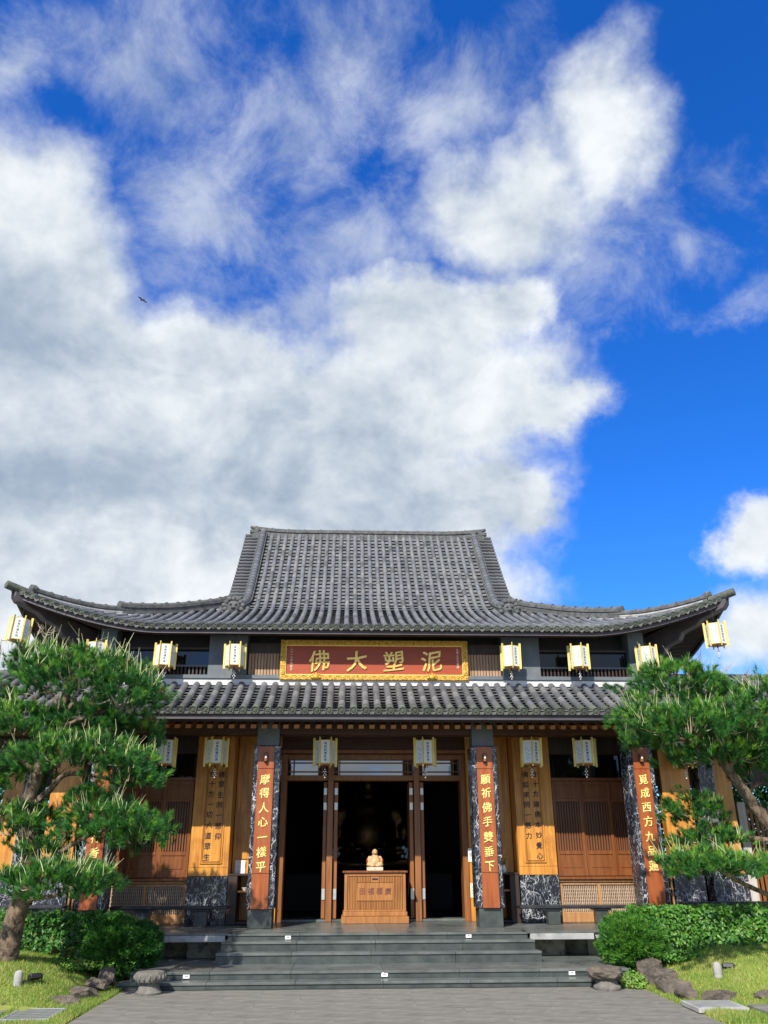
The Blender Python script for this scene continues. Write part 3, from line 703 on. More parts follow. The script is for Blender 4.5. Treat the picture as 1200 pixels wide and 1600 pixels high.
for s in (-1, 1):
    # stacked finial where the ridge ends
    mb = MB(); z0 = zr-0.05+0.05
    mb.box(s*3.12, s*3.34, 21.74, 22.06, z0-0.16, z0-0.06); mb.box(s*3.10, s*3.28, 21.72, 22.08, z0-0.05, z0+0.08); mb.box(s*3.12, s*3.36, 21.76, 22.04, z0+0.1, z0+0.2)
    mb.tube([(s*3.05, 21.9, z0+0.25), (s*3.25, 21.9, z0+0.29), (s*3.36, 21.9, z0+0.33)], [0.07, 0.06, 0.045], 8)
    link('ridge_finial', mb.mesh('ridge_finial', M['ridge'], bevel=.01), UR)
    # descending ridge along the gable edge, turning outwards at its foot
    path = []
    for t in np.linspace(6.35, 3.75, 30):
        p = up_pt(0, s*3.0, t); path.append(Vector((s*2.98, p.y, p.z)))
    for k in range(1, 7):
        p = up_pt(0, s*3.0, 3.75-0.13*k); path.append(Vector((s*(2.98+0.012*k*k), p.y, p.z+0.0)))
    mb = MB()
    for dx, w, z0, z1 in ((0.0, 0.085, 0.0, 0.10), (0.0, 0.11, 0.105, 0.135)):
        rows = []
        for p in path: rows.append([p+Vector((w, 0, z0)), p+Vector((w, 0, z1)), p+Vector((-w, 0, z1)), p+Vector((-w, 0, z0)), p+Vector((w, 0, z0))])
        mb.grid(rows); mb.add(rows[-1][:4], [(0, 1, 2, 3)])
    dr = link('descending_ridge', mb.mesh('descending_ridge', M['ridge'], fix=True), UR)
    capm = MB(); seg = 0.155; vs, fs = half_tube(8, 0.092, 0.083, seg*1.05); capm.add(vs, fs)
    cme = capm.mesh('ridge_tile', M['tile'], smooth=True)
    # arc-length resample from the foot up
    pp = path[::-1]; res = [pp[0]]; acc = 0
    for p, q in zip(pp, pp[1:]):
        L = (q-p).length
        while acc+L >= seg:
            f = (seg-acc)/L; p = p.lerp(q, f); res.append(p); L = (q-p).length; acc = 0
        acc += L
    for p, q in zip(res, res[1:]):
        o = link('ridge_tile', cme, dr); o.matrix_basis = frame(p+Vector((0, 0, 0.135)), q-p, Vector((1, 0, 0)))
    # tiles laid crosswise outside the descending ridge
    vs, fs = half_tube(7, 0.062, 0.058, 0.21); vm_ = MB().add(vs, fs)
    vs, fs = half_tube(7, 0.066, 0.064, 0.22); vm_.add([(a, y_-0.2, c-0.008) for a, y_, c in vs], fs)
    vme = vm_.mesh('verge_tile', M['tile'], smooth=True, fix=True)
    vg = link('verge', MB().grid([[(s*3.05, p.y, p.z-0.0), (s*3.36, p.y, p.z-0.03)] for p in path[:27]]).mesh('verge', M['tile_old']), UR)
    for t in np.linspace(6.28, 3.7, 23):
        p = up_pt(0, s*3.0, t)
        o = link('verge_tile', vme, vg); o.matrix_basis = frame(Vector((s*3.27, p.y, p.z+0.03)), Vector((-s, 0, 0.05)), Vector((0, -s, 0)))
    # ornament at the foot
    p = path[-1]; cx, cy, cz = s*3.2, p.y-0.02, p.z+0.13
    mb = MB(); mb.ball((cx, cy, cz), (0.15, 0.06, 0.15), 12, 8)
    for a in range(9):
        th = -0.3+a*(PI+0.6)/8; rr = 0.2+0.02*(a % 2)
        mb.ball((cx+rr*math.cos(th), cy, cz+rr*math.sin(th)*0.95), (0.06, 0.05, 0.06), 8, 6)
    for dx in (-.06, .06): mb.ball((cx+dx, cy-.06, cz+.05), .03)
    mb.ball((cx, cy-.07, cz-.03), (.05, .04, .035)); mb.box(cx-.2, cx+.2, cy-.05, cy+.12, cz-.2, cz-.14)
    for dx in (-.17, .17): mb.tube([(cx+dx*.7, cy, cz+.15), (cx+dx, cy, cz+.24), (cx+dx*1.25, cy, cz+.25)], [.035, .03, .012], 6)
    link('ridge_ornament', mb.mesh('ridge_ornament', M['ridge'], smooth=True), UR)
    # hip ridge in two lengths
    hip = []
    for k in np.linspace(0, 1, 40):
        a = 3.36+k*(6.93-3.36); t = 3.65*(7.05-a)/3.75; q = up_pt(0, s*a, t); hip.append(q)
    ridge_run(UR, 'hip_ridge', [q+Vector((0, 0, 0.02)) for q in hip[:23]], 0.2, 0.2, 0.07, 0.30, 0.25)
    ridge_run(UR, 'hip_ridge', [q+Vector((0, 0, 0.0)) for q in hip[20:38]], 0.17, 0.14, 0.065, 0.30, 0.25)
    bedd = Vector((-s*.03, -.13, 0)); mb = MB()
    mb.grid([[q+Vector((0, 0, .085)), q+bedd*.6+Vector((0, 0, .075)), q+bedd*.9+Vector((0, 0, -.03))] for q in hip[16:37]]); link('mortar_bed', mb.mesh('mortar_bed', M['granite_lt']), UR)
    for q, r_ in ((hip[22], 0.10), (hip[37], 0.095)):
        d_ = Vector((s*0.72, -0.7, 0.0)).normalized(); c = q+Vector((0, 0, 0.2 if q is hip[22] else 0.14))
        mb = MB().tube([c-d_*0.05, c+d_*0.06], r_, 14); mb.tube([c+d_*0.05, c+d_*0.075], r_*0.6, 12)
        mb.box(c.x-.07, c.x+.07, c.y-.03, c.y+.05, c.z-.2, c.z)
        link('ridge_end_tile', mb.mesh('ridge_end_tile', M['ridge'], bevel=.006), UR)
    # tile standing out over the corner, hip rafter with stepped end
    q0 = up_pt(0, s*6.75, 0.25); q1 = up_pt(0, s*7.02, 0.0)+Vector((s*0.10, -0.10, 0.07))
    link('corner_tile', MB().tube([q0+Vector((0, 0, .03)), q1], [0.085, 0.08], 14).mesh('corner_tile', M['tile_moss'], bevel=.006), UR)
    d = (Vector((s*7.0, 15.52, 6.3))-Vector((s*5.4, 17.0, 5.62)))
    hb = MB(); sd = Vector((d.y, -d.x, 0)).normalized()*0.1
    prof = [(0, 0, .25), (0, -.28, 0), (.36, -.26, 0), (.40, -.16, 0), (.52, -.15, 0), (.56, -.04, 0), (.70, -.03, 0), (.76, .03, 0), (.97, .03, 0), (1.0, .1, 0), (1.0, .2, 0), (0, .25, 0)]
    base = Vector((s*5.4, 17.0, 5.62))
    ring = [(base+d*k+Vector((0, 0, h)), 0) for k, h, _ in prof[1:]]
    L_ = [p+sd for p, _ in ring]; R2 = [p-sd for p, _ in ring]; n = len(L_)
    hb.add(L_+R2, [tuple(range(n))[::-1], tuple(range(n, 2*n))]+[(k, (k+1) % n, n+(k+1) % n, n+k) for k in range(n)])
    link('hip_rafter', hb.mesh('hip_rafter', M['fascia'], bevel=.01, fix=True), UR)

# ---- upper storey
UW = link('upper_wall', MB().box(-5.4, 5.4, 16.45, 27.0, 4.70, 6.0).mesh('upper_wall', M['black']), T)
part('wall_base', (-5.46, 5.46, 16.05, 16.45, 4.66, 4.955), M['plaster'], T, 0.004, 'white plaster strip above the lower roof')
part('sill', (-5.48, 5.48, 16.02, 16.45, 4.957, 5.03), M['slate'], T)
for s in (-1, 1):
    part('upper_pillar', (s*2.52, s*3.27, 16.07, 16.5, 5.032, 5.95), M['slate'], T, .008)
    part('upper_pillar', (s*5.08, s*5.40, 16.07, 16.5, 5.032, 5.95), M['slate'], T, .008)
    part('window_rail', (s*3.275, s*5.075, 16.14, 16.20, 5.21, 5.245), M['slate'], T)
    part('window_rail', (s*3.275, s*5.075, 16.14, 16.20, 5.55, 5.59), M['wood_dk'], T)
    part('window_mullion', (s*4.2, s*4.25, 16.13, 16.20, 5.033, 5.549), M['wood_dk'], T)
    part('window_pane', (s*3.275, s*5.075, 16.24, 16.38, 5.245, 5.55), M['glass_dk'], T, 0)
    mb = MB()
    for k in range(24): mb.box(s*3.33+s*k*.073, s*3.33+s*k*.073+s*.03, 16.15, 16.19, 5.033, 5.209)
    link('baluster', mb.mesh('balusters', M['wood_dk']), T)['kind'] = 'stuff'
    # wooden strips beside the plaque
    pb = MB().box(s*1.5, s*2.51, 16.20, 16.4, 5.033, 5.7).mesh('wood_screen', M['wood_dk']); scr = link('wood_screen', pb, T)
    for k in range(13): link('plank', MB().box(s*(1.72+k*.06), s*(1.72+k*.06+.05), 16.14, 16.20, 5.033, 5.48).mesh('plank', M['plank_pale'], bevel=.004), scr)

# ---- lower roof
zL = profile([(0, 4.125), (0.5, 4.34), (0.9, 4.55), (1.4, 4.855), (2.1, 5.14)])
def lo_pt(s, t): return Vector((s, 14.7+t, zL(t)))
dk = MB()
rows = [[(lambda p: (p.x, p.y, p.z-0.05))(lo_pt(x, t)) for x in (-9.2, 9.2)] for t in (0, .5, 1, 1.5, 2.1)]
dk.grid(rows); dk.cur = 1
dk.grid([[(-9.2, 14.78, 3.95), (9.2, 14.78, 3.95)], [(-9.2, 16.75, 4.55), (9.2, 16.75, 4.55)]])
dk.cur = 0
for s in (-1, 1):
    dk.grid([[(s*5.4, 16.8, 5.08), (s*9.2, 16.8, 5.08)], [(s*5.6, 18.8, 4.2), (s*9.2, 18.8, 4.2)]]); 
    dk.cur = 1; dk.grid([[(s*5.3, 16.75, 4.5), (s*9.2, 16.75, 4.5)], [(s*5.3, 18.7, 4.1), (s*9.2, 18.7, 4.1)]]); dk.cur = 0
LR = link('lower_roof', dk.mesh('lower_roof', [M['tile_old'], M['wood_dk']]), T, label='lower pent roof running along the whole front')
sp2 = 0.2155; colsL = [sp2*(k-42) for k in range(85)]
nk = tile_front(LR, colsL, lo_pt, lambda s: 1.36 if abs(s) < 5.46 else 2.08, 0.066, 0.27, 0.15, lambda i, s: i in (1, 2, 3, 4) and abs(s) < 7.6)
fascia(LR, lo_pt, -9.2, 9.2, 3, -0.155, -0.03, 0.05, M['fascia'])
fascia(LR, lo_pt, -9.2, 9.2, 3, -0.21, -0.15, 0.12, M['wood_dk'], 'eave_beam')
raf = MB()
m_r = Matrix.Rotation(math.atan2(0.58, 1.95), 4, 'X')
vs = MB().box(-.045, .045, 0, 1.75, -.035, .035)
rme = MB().add([m_r @ Vector(v) for v in vs.v], vs.f); rme.mi = [0]*6
rme = rme.mesh('rafter', M['wood_box'], bevel=.004)
for k in range(86): link('rafter', rme, LR, (-8.12+k*.191, 14.98, 3.90))
for s in (-1, 1): ridge_run(LR, 'side_ridge', [(s*5.62, 16.8, 5.08), (s*7.4, 16.8, 5.08), (s*9.2, 16.8, 5.08)], 0.2, 0.13, 0.06, 0.3, 0.2)
rest = MB()
for s in (-1, 1):
    for k in range(16):
        x = s*(5.7+k*0.2155); m = frame(Vector((x, 18.8, 4.2)), Vector((0, -2.0, .88)), Vector((-1, 0, 0)))
        vs, fs = half_tube(6, .07, .07, 2.1); rest.add([m @ Vector(v) for v in vs], fs)
link('cover_tile', rest.mesh('back_rows', M['tile'], smooth=True), LR)['kind'] = 'stuff'

# ---- columns
def column(cx):
    c = part('column', (cx-.235, cx+.235, 15.45, 15.90, 0.955, 3.63), M['marble'], T, .012)
    part('column_base', (cx-.205, cx+.205, 15.47, 15.88, ZF, 0.953), M['granite'], c, .006)
    part('column_head', (cx-.20, cx+.20, 15.48, 15.87, 3.632, 4.12), M['slate'], c, .006)
    return c
for cx in (-4.83, -1.97, 1.95, 4.83): column(cx)
for s in (-1, 1):
    part('column', (s*7.6, s*8.05, 15.45, 15.9, ZF, 4.1), M['marble'], T, .012)
part('head_beam', (-9.1, 9.1, 15.52, 15.84, 3.84, 4.06), M['wood_beam'], T, .006)

# ---- wooden front of the hall
for s in (-1, 1):
    part('door_jamb', (s*1.71, s*1.82, 17.05, 17.4, ZF, 3.7), M['wood_br'], T)
    # recessed jamb wall behind the column
    jw = part('jamb_wall', (s*1.825, s*2.67, 16.98, 17.1, ZF, 4.5), M['wood_or'], T)
    for a, c in ((1.825, 1.93), (2.22, 2.30), (2.58, 2.668)): part('stile', (s*a, s*c, 16.955, 16.979, ZF, 3.9), M['wood_or'], jw)
    for a, c in ((1.935, 2.215), (2.305, 2.575)):
        for z0, z1 in ((ZF+.05, 1.62), (1.70, 2.62), (2.70, 3.35), (3.43, 3.88)):
            part('panel', (s*(a+.04), s*(c-.04), 16.962, 16.979, z0+.04, z1-.04), M['wood_or'], jw, .006)
    # calligraphy slab over a marble base
    part('marble_base', (s*2.675, s*3.405, 16.5, 16.95, ZF, 1.45), M['marble'], T, .006, 'black marble base with white veins')
    cp = part('calligraphy_panel', (s*2.68, s*3.40, 16.5, 17.0, 1.453, 4.3), M['wood_or'], T, .006, 'tall honey coloured panel with black calligraphy')
    cxp = s*3.0
    for a, c, z0, z1 in ((-.20, -.18, 1.66, 3.75), (.18, .20, 1.66, 3.75), (-.178, .178, 1.66, 1.68)): part('moulding', (cxp+a, cxp+c, 16.478, 16.499, z0, z1), M['wood_or'], cp, .006)
    for a, c, z0, z1 in ((-.165, -.157, 1.695, 3.75), (.157, .165, 1.695, 3.75), (-.156, .156, 1.695, 1.703)): part('moulding', (cxp+a, cxp+c, 16.484, 16.499, z0, z1), M['wood_br'], cp, .002)
    part('seam', (s*2.69, s*3.39, 16.4975, 16.4995, 1.60, 1.606), M['wood_br'], cp, 0)
    lines = ((3.085, '上合十方諸佛本妙覺心', 1.775), (2.905, '與佛如來同一慈力', 2.13)) if s > 0 else ((-3.085, '下合十方一切六道眾生', 1.775), (-2.915, '與諸眾生同一悲仰', 2.13))
    for x, txt, zb in lines:
        mb = MB()
        for k, ch in enumerate(txt[::-1]): put_text(mb, ch, x+random.uniform(-.008, .008), 16.496, zb+k*.183, 0.122, 0.003, 0.02, 0.08)
        link('lettering', mb.mesh('lettering', M['ink']), cp)
    # lattice bay
    part('bay_sill', (s*3.41, s*4.95, 16.56, 16.95, 1.372, 1.42), M['wood_red'], T, .006)
    part('bay_sill', (s*3.41, s*4.95, 16.60, 16.95, 1.33, 1.368), M['wood_grille'], T, .004)
    part('bay_wall', (s*3.41, s*5.1, 16.86, 17.0, ZF, 4.5), M['wood_dk'], T, 0)
    gc = part('grille_cabinet', (s*3.42, s*4.95, 16.72, 16.85, ZF, 1.325), M['wood_dk'], T, 0)
    for a, c, z0, z1 in ((3.42, 3.49, ZF, 1.325), (4.15, 4.20, .82, 1.28), (4.86, 4.95, ZF, 1.325), (3.491, 4.859, ZF, .82), (3.491, 4.859, 1.28, 1.325)):
        part('frame', (s*a, s*c, 16.63, 16.719, z0, z1), M['wood_grille'], gc)
    for a, c in ((3.49, 4.15), (4.20, 4.86)):
        mb = MB(); n = 19; w = (c-a)/n
        for k in range(n):
            x = a+k*w; mb.box(s*(x+w*.28), s*(x+w*.68), 16.65, 16.69, .82, 1.28)
            for j in range(4):
                z = .85+j*.115+(.057 if k % 2 else 0); mb.box(s*(x+w*.05), s*(x+w*1.05), 16.66, 16.685, z, z+.016)
        link('grille', mb.mesh('grille', M['grille']), gc)['kind'] = 'stuff'
    for li, (a, c, yy) in enumerate(((3.43, 4.0, 16.62), (3.985, 4.575, 16.66), (4.56, 5.06, 16.70))):
        ld = part('lattice_door', (s*(a+.06), s*(c-.06), yy+.035, yy+.045, 1.45, 3.1), M['black'], T, 0)
        for xa, xc, z0, z1 in ((a, a+.06, 1.43, 3.12), (c-.06, c, 1.43, 3.12), (a+.0605, c-.0605, 1.43, 1.53), (a+.0605, c-.0605, 1.80, 1.87), (a+.0605, c-.0605, 2.74, 2.80), (a+.0605, c-.0605, 3.05, 3.12)):
            part('frame', (s*xa, s*xc, yy, yy+.05, z0, z1), M['wood_red'], ld, .005)
        part('panel', (s*(a+.061), s*(c-.061), yy+.012, yy+.034, 1.531, 1.799), M['wood_red'], ld, 0); part('panel', (s*(a+.1), s*(c-.1), yy+.004, yy+.0115, 1.57, 1.76), M['wood_red'], ld, .006)
        part('panel', (s*(a+.061), s*(c-.061), yy+.012, yy+.034, 2.801, 3.049), M['wood_red'], ld, 0); part('panel', (s*(a+.1), s*(c-.1), yy+.004, yy+.0115, 2.84, 3.01), M['wood_red'], ld, .006)
        w = (c-a-.12)/9
        sme = boxmesh('slat', (-w*.27, w*.27, -.012, .012, 0, .868), M['wood_red'], .004)
        for k in range(9): link('slat', sme, ld, (s*(a+.06+w*(k+.5)), yy+.02, 1.871) if False else None).location = (s*(a+.06+w*(k+.5)), yy+.02, 1.871)
    part('bay_rail', (s*3.41, s*5.1, 16.6, 16.85, 3.122, 3.18), M['wood_red'], T)
    wn = part('bay_window', (s*3.5, s*5.1, 16.74, 16.76, 3.181, 3.62), M['glass_dk'], T, 0)
    part('frame', (s*4.2, s*4.26, 16.70, 16.76, 3.181, 3.62), M['wood_dk'], wn)
    part('bay_rail', (s*3.41, s*5.1, 16.62, 16.85, 3.622, 4.4), M['wood_dk'], T)
    part('wing_wall', (s*5.105, s*5.33, 16.5, 16.95, ZF, 4.4), M['wood_dk'], T, 0)
    # wing beyond the outer column: panels on marble feet, dark posts
    for a, c, y0, y1, zb, m1 in ((5.34, 5.88, 15.92, 16.12, 1.46, 'wood_or'), (6.5, 6.9, 16.42, 16.6, 1.46, 'wood_or')):
        part('wing_panel', (s*a, s*c, y0, y1, zb, 3.75), M[m1], T, .006); part('marble_base', (s*a, s*(c+.03), y0-.01, y1+.01, ZF, zb-.003), M['marble'], T, .006)
    part('wing_post', (s*6.14, s*6.44, 16.1, 16.4, ZF, 4.2), M['marble'], T, .008)
    part('wing_post', (s*5.08, s*5.2, 15.95, 16.5, ZF, 4.2), M['wood_dk'], T, .008)
    part('screen_rail', (s*5.22, s*5.25, 15.93, 15.97, ZF, 1.40), M['wood_grille'], T); part('screen_rail', (s*5.29, s*5.32, 15.93, 15.97, ZF, 1.40), M['wood_grille'], T)
    part('screen_rail', (s*5.22, s*5.32, 15.93, 15.97, 1.401, 1.44), M['wood_grille'], T)
    part('wing_lintel', (s*5.33, s*9.2, 18.5, 18.62, 3.2, 4.2), M['wood_dk'], T)
    for x, y in ((7.0, 18.45), (9.0, 18.45)): part('wing_post', (s*x, s*(x+.2), y, y+.2, ZF, 4.15), M['wood_dk'], T)
# door bay
part('door_lintel', (-1.82, 1.82, 17.06, 17.3, 3.165, 3.265), M['wood_br'], T, .006)
part('threshold', (-1.82, 1.82, 17.08, 17.3, ZF, 0.70), M['granite_pol'], T, .006)
part('transom_head', (-1.82, 1.82, 17.06, 17.3, 3.57, 3.66), M['wood_br'], T, .006)
part('header_wall', (-1.83, 1.83, 17.0, 17.1, 3.661, 4.6), M['wood_beam'], T, .006)
part('header_moulding', (-1.83, 1.83, 16.97, 16.999, 3.68, 3.74), M['wood_br'], T)
for a, c in ((-1.70, -.91), (-.79, .79), (.91, 1.70)):
    tw = part('transom_window', (a, c, 17.20, 17.21, 3.266, 3.569), M['glass'], T, 0)
    for z0, z1 in ((3.33, 3.35), (3.50, 3.52)): part('muntin', (a, c, 17.15, 17.199, z0, z1), M['wood_br'], tw, .003)
    for x in (a+.1, c-.12): part('muntin', (x, x+.022, 17.14, 17.149, 3.266, 3.569), M['wood_br'], tw, .003)
for s in (-1, 1):
    part('door_post', (s*.79, s*.905, 17.035, 17.32, ZF, 3.567), M['wood_br'], T, .006)
    for x0, x1, w_ in ((.915, .985, 1), (.70, .775, 1)):
        dl = part('door_leaf', (s*x0, s*x1, 17.13, 17.75, ZF+.05, 3.14), M['wood_br'], T, .006)
        for z0, z1 in ((2.62, 2.76), (2.90, 3.03), (1.03, 1.22)): part('hinge', (s*x0+s*.004, s*x1-s*.004, 17.116, 17.129, z0, z1), M['steel'], dl, .003)

# ================================================================== PLAQUE
PY = 16.05; zc = 5.355
pq = thing('name_plaque', 'long red plaque with four gold characters in a carved gold frame between the roofs', 'sign', (0, PY, zc), inplace=True)
x0, x1, z0, z1 = -1.865, 1.82, 4.935, 5.725
bw = .10
link('panel', boxmesh('panel', (x0+.05, x1-.05, PY, PY+.06, z0+.05, z1-.05), M['plaque'], 0), pq)
for a, c, d, e in ((x0, x1, z0, z0+bw), (x0, x1, z1-bw, z1), (x0, x0+bw, z0+bw+.001, z1-bw-.001), (x1-bw, x1, z0+bw+.001, z1-bw-.001)):
    fr = link('frame', boxmesh('frame', (a, c, PY-.05, PY+.05, d, e), M['gold_frame'], .008), pq)
    rel = MB(); horiz = (c-a) > (e-d)
    n = int((c-a)/.085) if horiz else int((e-d)/.085)
    for k in range(n):
        u = (k+.5)/n
        cx, cz = (a+(c-a)*u, (d+e)/2) if horiz else ((a+c)/2, d+(e-d)*u)
        dz = .016*(1 if k % 2 else -1)
        pts = []
        for q in range(9):
            th = q/8*2.1*PI*(1 if k % 2 else -1); r = .033*(1-q/11)
            pts.append((cx+r*math.cos(th), PY-.054, cz+dz*.6+r*math.sin(th)))
        rel.tube(pts, .007, 5); rel.ball((cx+.035*(1 if horiz else .3), PY-.052, cz-dz*1.6), (.013, .012, .013), 6, 4)
    link('carved_relief', rel.mesh('carved_relief', M['gold_frame'], smooth=True), fr)['kind'] = 'stuff'
    g = .012
for a, c, d, e in ((x0+bw, x1-bw, z0+bw, z0+bw+.014), (x0+bw, x1-bw, z1-bw-.014, z1-bw), (x0+bw, x0+bw+.014, z0+bw+.015, z1-bw-.015), (x1-bw-.014, x1-bw, z0+bw+.015, z1-bw-.015)):
    link('inner_moulding', boxmesh('inner_moulding', (a, c, PY-.03, PY-.001, d, e), M['gold_paint'], .003), pq)
for ch, x in (('佛', -1.11), ('大', -.37), ('塑', .36), ('泥', 1.10)):
    mb = MB(); put_text(mb, ch, x, PY-.022, zc-.035, .43, .022, 0.012, 0.12); link('character', mb.mesh('character', M['gold']), pq)
for txt, x in (('台灣之文化資產', 1.62), ('二〇一七年佛誕日', -1.65)):
    mb = MB()
    for k, ch in enumerate(txt): put_text(mb, ch, x, PY-.006, zc+.20-k*.058, .05, .004, .012)
    link('lettering', mb.mesh('lettering', M['pale_ink']), pq)
for x in (-1.16, 1.10):
    mb = MB().ball((x, PY-.07, z0+.055), (.07, .035, .055), 10, 6)
    for k in range(5): mb.ball((x+.075*math.cos(k*PI/4), PY-.06, z0+.05+.065*math.sin(k*PI/4)), (.03, .02, .03), 6, 5)
    link('lion_boss', mb.mesh('lion_boss', M['gold_frame'], smooth=True), pq)
for x in (-1.4, 1.4):
    link('bracket', boxmesh('bracket', (x-.04, x+.04, PY+.06, 16.3, z0+.07, z0+.13), M['wood_dk']), pq)
    link('bracket', boxmesh('bracket', (x-.03, x+.03, PY+.06, 16.45, z1-.16, z1-.1), M['wood_dk']), pq)

# ================================================================== COUPLET BOARDS ON THE COLUMNS
def couplet(cx, chars, label):
    t = thing('couplet_board', label, 'couplet board', (cx, 15.45, .957), group='couplet boards on the columns', inplace=True)
    for a, c in ((.957, 1.503), (1.509, 3.222), (3.228, 3.612)):
        link('board', boxmesh('board', (cx-.146, cx+.146, 15.412, 15.449, a, c), M['board'], .004), t)
    for z, ch in chars:
        mb = MB(); put_text(mb, ch, cx, 15.401, z, .178, .010, .014, .10); link('character', mb.mesh('character', M['gold_paint']), t)
    mb = MB(); mb.box(cx-.035, cx+.035, 15.385, 15.411, 3.33, 3.49); lp = link('lamp', mb.mesh('lamp', M['wood_dk'], bevel=.006), t)
    mb = MB(); mb.tube([(cx, 15.36, 3.35), (cx, 15.36, 3.47)], [.03, .034], 12); mb.ball((cx, 15.36, 3.47), .034, 10, 6); link('shade', mb.mesh('shade', M['wood_br'], smooth=True), lp)
    mb = MB(); mb.ball((cx, 15.335, 3.42), (.018, .012, .032), 8, 6); link('bulb', mb.mesh('bulb', M['white'], smooth=True), lp)
ZS = [3.045, 2.815, 2.57, 2.335, 2.085, 1.848, 1.612]
couplet(-1.985, list(zip(ZS, '摩得人心一樣平')), 'red couplet board on the column just left of the doorway reading 摩得人心一樣平')
couplet(1.955, list(zip(ZS, '願祈佛手雙垂下')), 'red couplet board on the column just right of the doorway reading 願祈佛手雙垂下')
couplet(4.83, list(zip(ZS, '覓成西方九品蓮')), 'red couplet board on the far right column beside the pine reading 覓成西方九品蓮')
couplet(-4.83, [(2.085, '行'), (1.84, '香')], 'red couplet board on the far left column, mostly hidden by the pine')

# ================================================================== OFFERTORY BOX AND STATUES
by = 16.53
bx = thing('offertory_box', 'carved wooden offertory box standing in front of the dark doorway', 'offertory box', (0.01, by, ZF), inplace=True)
bx.scale = (.977,)*3
c = .01
link('base', boxmesh('base', (c-.625, c+.625, by-.03, by+.72, ZF, ZF+.12), M['wood_box'], .008), bx)
link('base', boxmesh('base', (c-.60, c+.60, by-.005, by+.70, ZF+.121, ZF+.20), M['wood_box'], .01), bx)
link('body', boxmesh('body', (c-.565, c+.565, by+.035, by+.68, ZF+.201, ZF+.855), M['wood_box'], .004), bx)
for a, d, e, f in ((-.575, -.515, ZF+.201, ZF+.855), (.515, .575, ZF+.201, ZF+.855), (-.514, .514, ZF+.80, ZF+.855), (-.514, .514, ZF+.201, ZF+.235)):
    link('rail', boxmesh('rail', (c+a, c+d, by, by+.034, e, f), M['wood_box'], .005), bx)
mb = MB(); n = 34; w = 1.02/n
for k in range(n):
    xa = c-.51+k*w
    if abs(xa+w/2-c) < .335:
        mb.box(xa+.003, xa+w-.003, by+.012, by+.0345, ZF+.236, ZF+.372); 
        if abs(xa+w/2-c) > .09: mb.box(xa+.003, xa+w-.003, by+.012, by+.0345, ZF+.69, ZF+.799)
    else: mb.box(xa+.003, xa+w-.003, by+.012, by+.0345, ZF+.236, ZF+.799)
link('slat', mb.mesh('slats', M['wood_box'], bevel=.004), bx)['kind'] = 'stuff'
link('sign_panel', boxmesh('sign_panel', (c-.335, c+.335, by+.008, by+.034, ZF+.38, ZF+.685), M['wood_box'], .005), bx)
mb = MB()
for k, ch in enumerate('田福種廣'): put_text(mb, ch, c-.24+k*.16, by+.0035, ZF+.545, .125, .005, .018, .1)
link('lettering', mb.mesh('lettering', M['carved']), bx)
link('coin_slot', boxmesh('coin_slot', (c-.055, c+.055, by+.006, by+.034, ZF+.735, ZF+.765), M['black'], .003), bx)
link('slot_plate', boxmesh('slot_plate', (c-.085, c+.085, by+.012, by+.0344, ZF+.692, ZF+.798), M['wood_box'], .003), bx)
link('top', boxmesh('top', (c-.615, c+.615, by-.035, by+.73, ZF+.858, ZF+.893), M['wood_red'], .008), bx)
zt = ZF+.893*.977
bd = thing('laughing_buddha_figure', 'small cream laughing buddha figure seated on the wooden box', 'figurine', (c, by+.12, zt), inplace=True)
link('plinth', boxmesh('plinth', (c-.15, c+.15, by+.06, by+.32, zt, zt+.062), M['stone_pl'], .006), bd)
link('plinth_mark', boxmesh('plinth_mark', (c-.004, c+.004, by+.057, by+.06, zt+.012, zt+.04), M['carved'], 0), bd)
by2, zb = by+.19, zt+.062
el_ = [((c, by2, zb+.10), .10, 1.05, .85, 1.0), ((c, by2-.045, zb+.085), .075, 1.1, .8, .95), ((c, by2, zb+.16), .075, 1.0, .75, .6),
       ((c, by2-.015, zb+.258), .047, .98, .95, 1.08), ((c, by2-.042, zb+.238), .026, 1.15, .8, .7), ((c, by2, zb+.21), .042, 1, 1, .6), ((c, by2-.075, zb+.085), .012, .6, .6, .6)]
for s in (-1, 1):
    el_ += [((c+s*.045, by2+.0, zb+.248), .014, .6, .7, 1.8), ((c+s*.098, by2, zb+.155), .036, .9, .9, 1), ((c+s*.128, by2-.01, zb+.115), .027, .9, .9, 1.3), ((c+s*.115, by2-.06, zb+.075), .023, 1, 1.3, .9),
            ((c+s*.085, by2-.05, zb+.04), .058, 1.15, 1.15, .7), ((c+s*.045, by2-.10, zb+.022), .03, 1.3, .9, .6), ((c+s*.026, by2-.05, zb+.266), .008, 1, 1, .6), ((c+s*.07, by2-.085, zb+.07), .018, 1.2, 1, .7)]
link('body', meta_mesh('body', M['porcelain'], [(tuple(p), r, sx, sy, sz) for p, r, sx, sy, sz in el_], .0075), bd)
mb = MB()
for s in (-1, 1): mb.ball((c+s*.017, by2-.062, zb+.266), (.007, .005, .004), 6, 4)
mb.ball((c, by2-.068, zb+.234), (.017, .007, .005), 8, 4); link('face_paint', mb.mesh('face_paint', M['carved']), bd)
mb = MB()
for s in (-1, 1):
    mb.ball((c+s*.142, by2-.02, zb+.10), (.018, .034, .05), 8, 6); mb.tube([(c+s*.05, by2-.05, zb+.185), (c+s*.085, by2-.062, zb+.13), (c+s*.09, by2-.085, zb+.06)], [.006, .007, .006], 6)
link('robe', mb.mesh('robe', M['board'], smooth=True), bd)

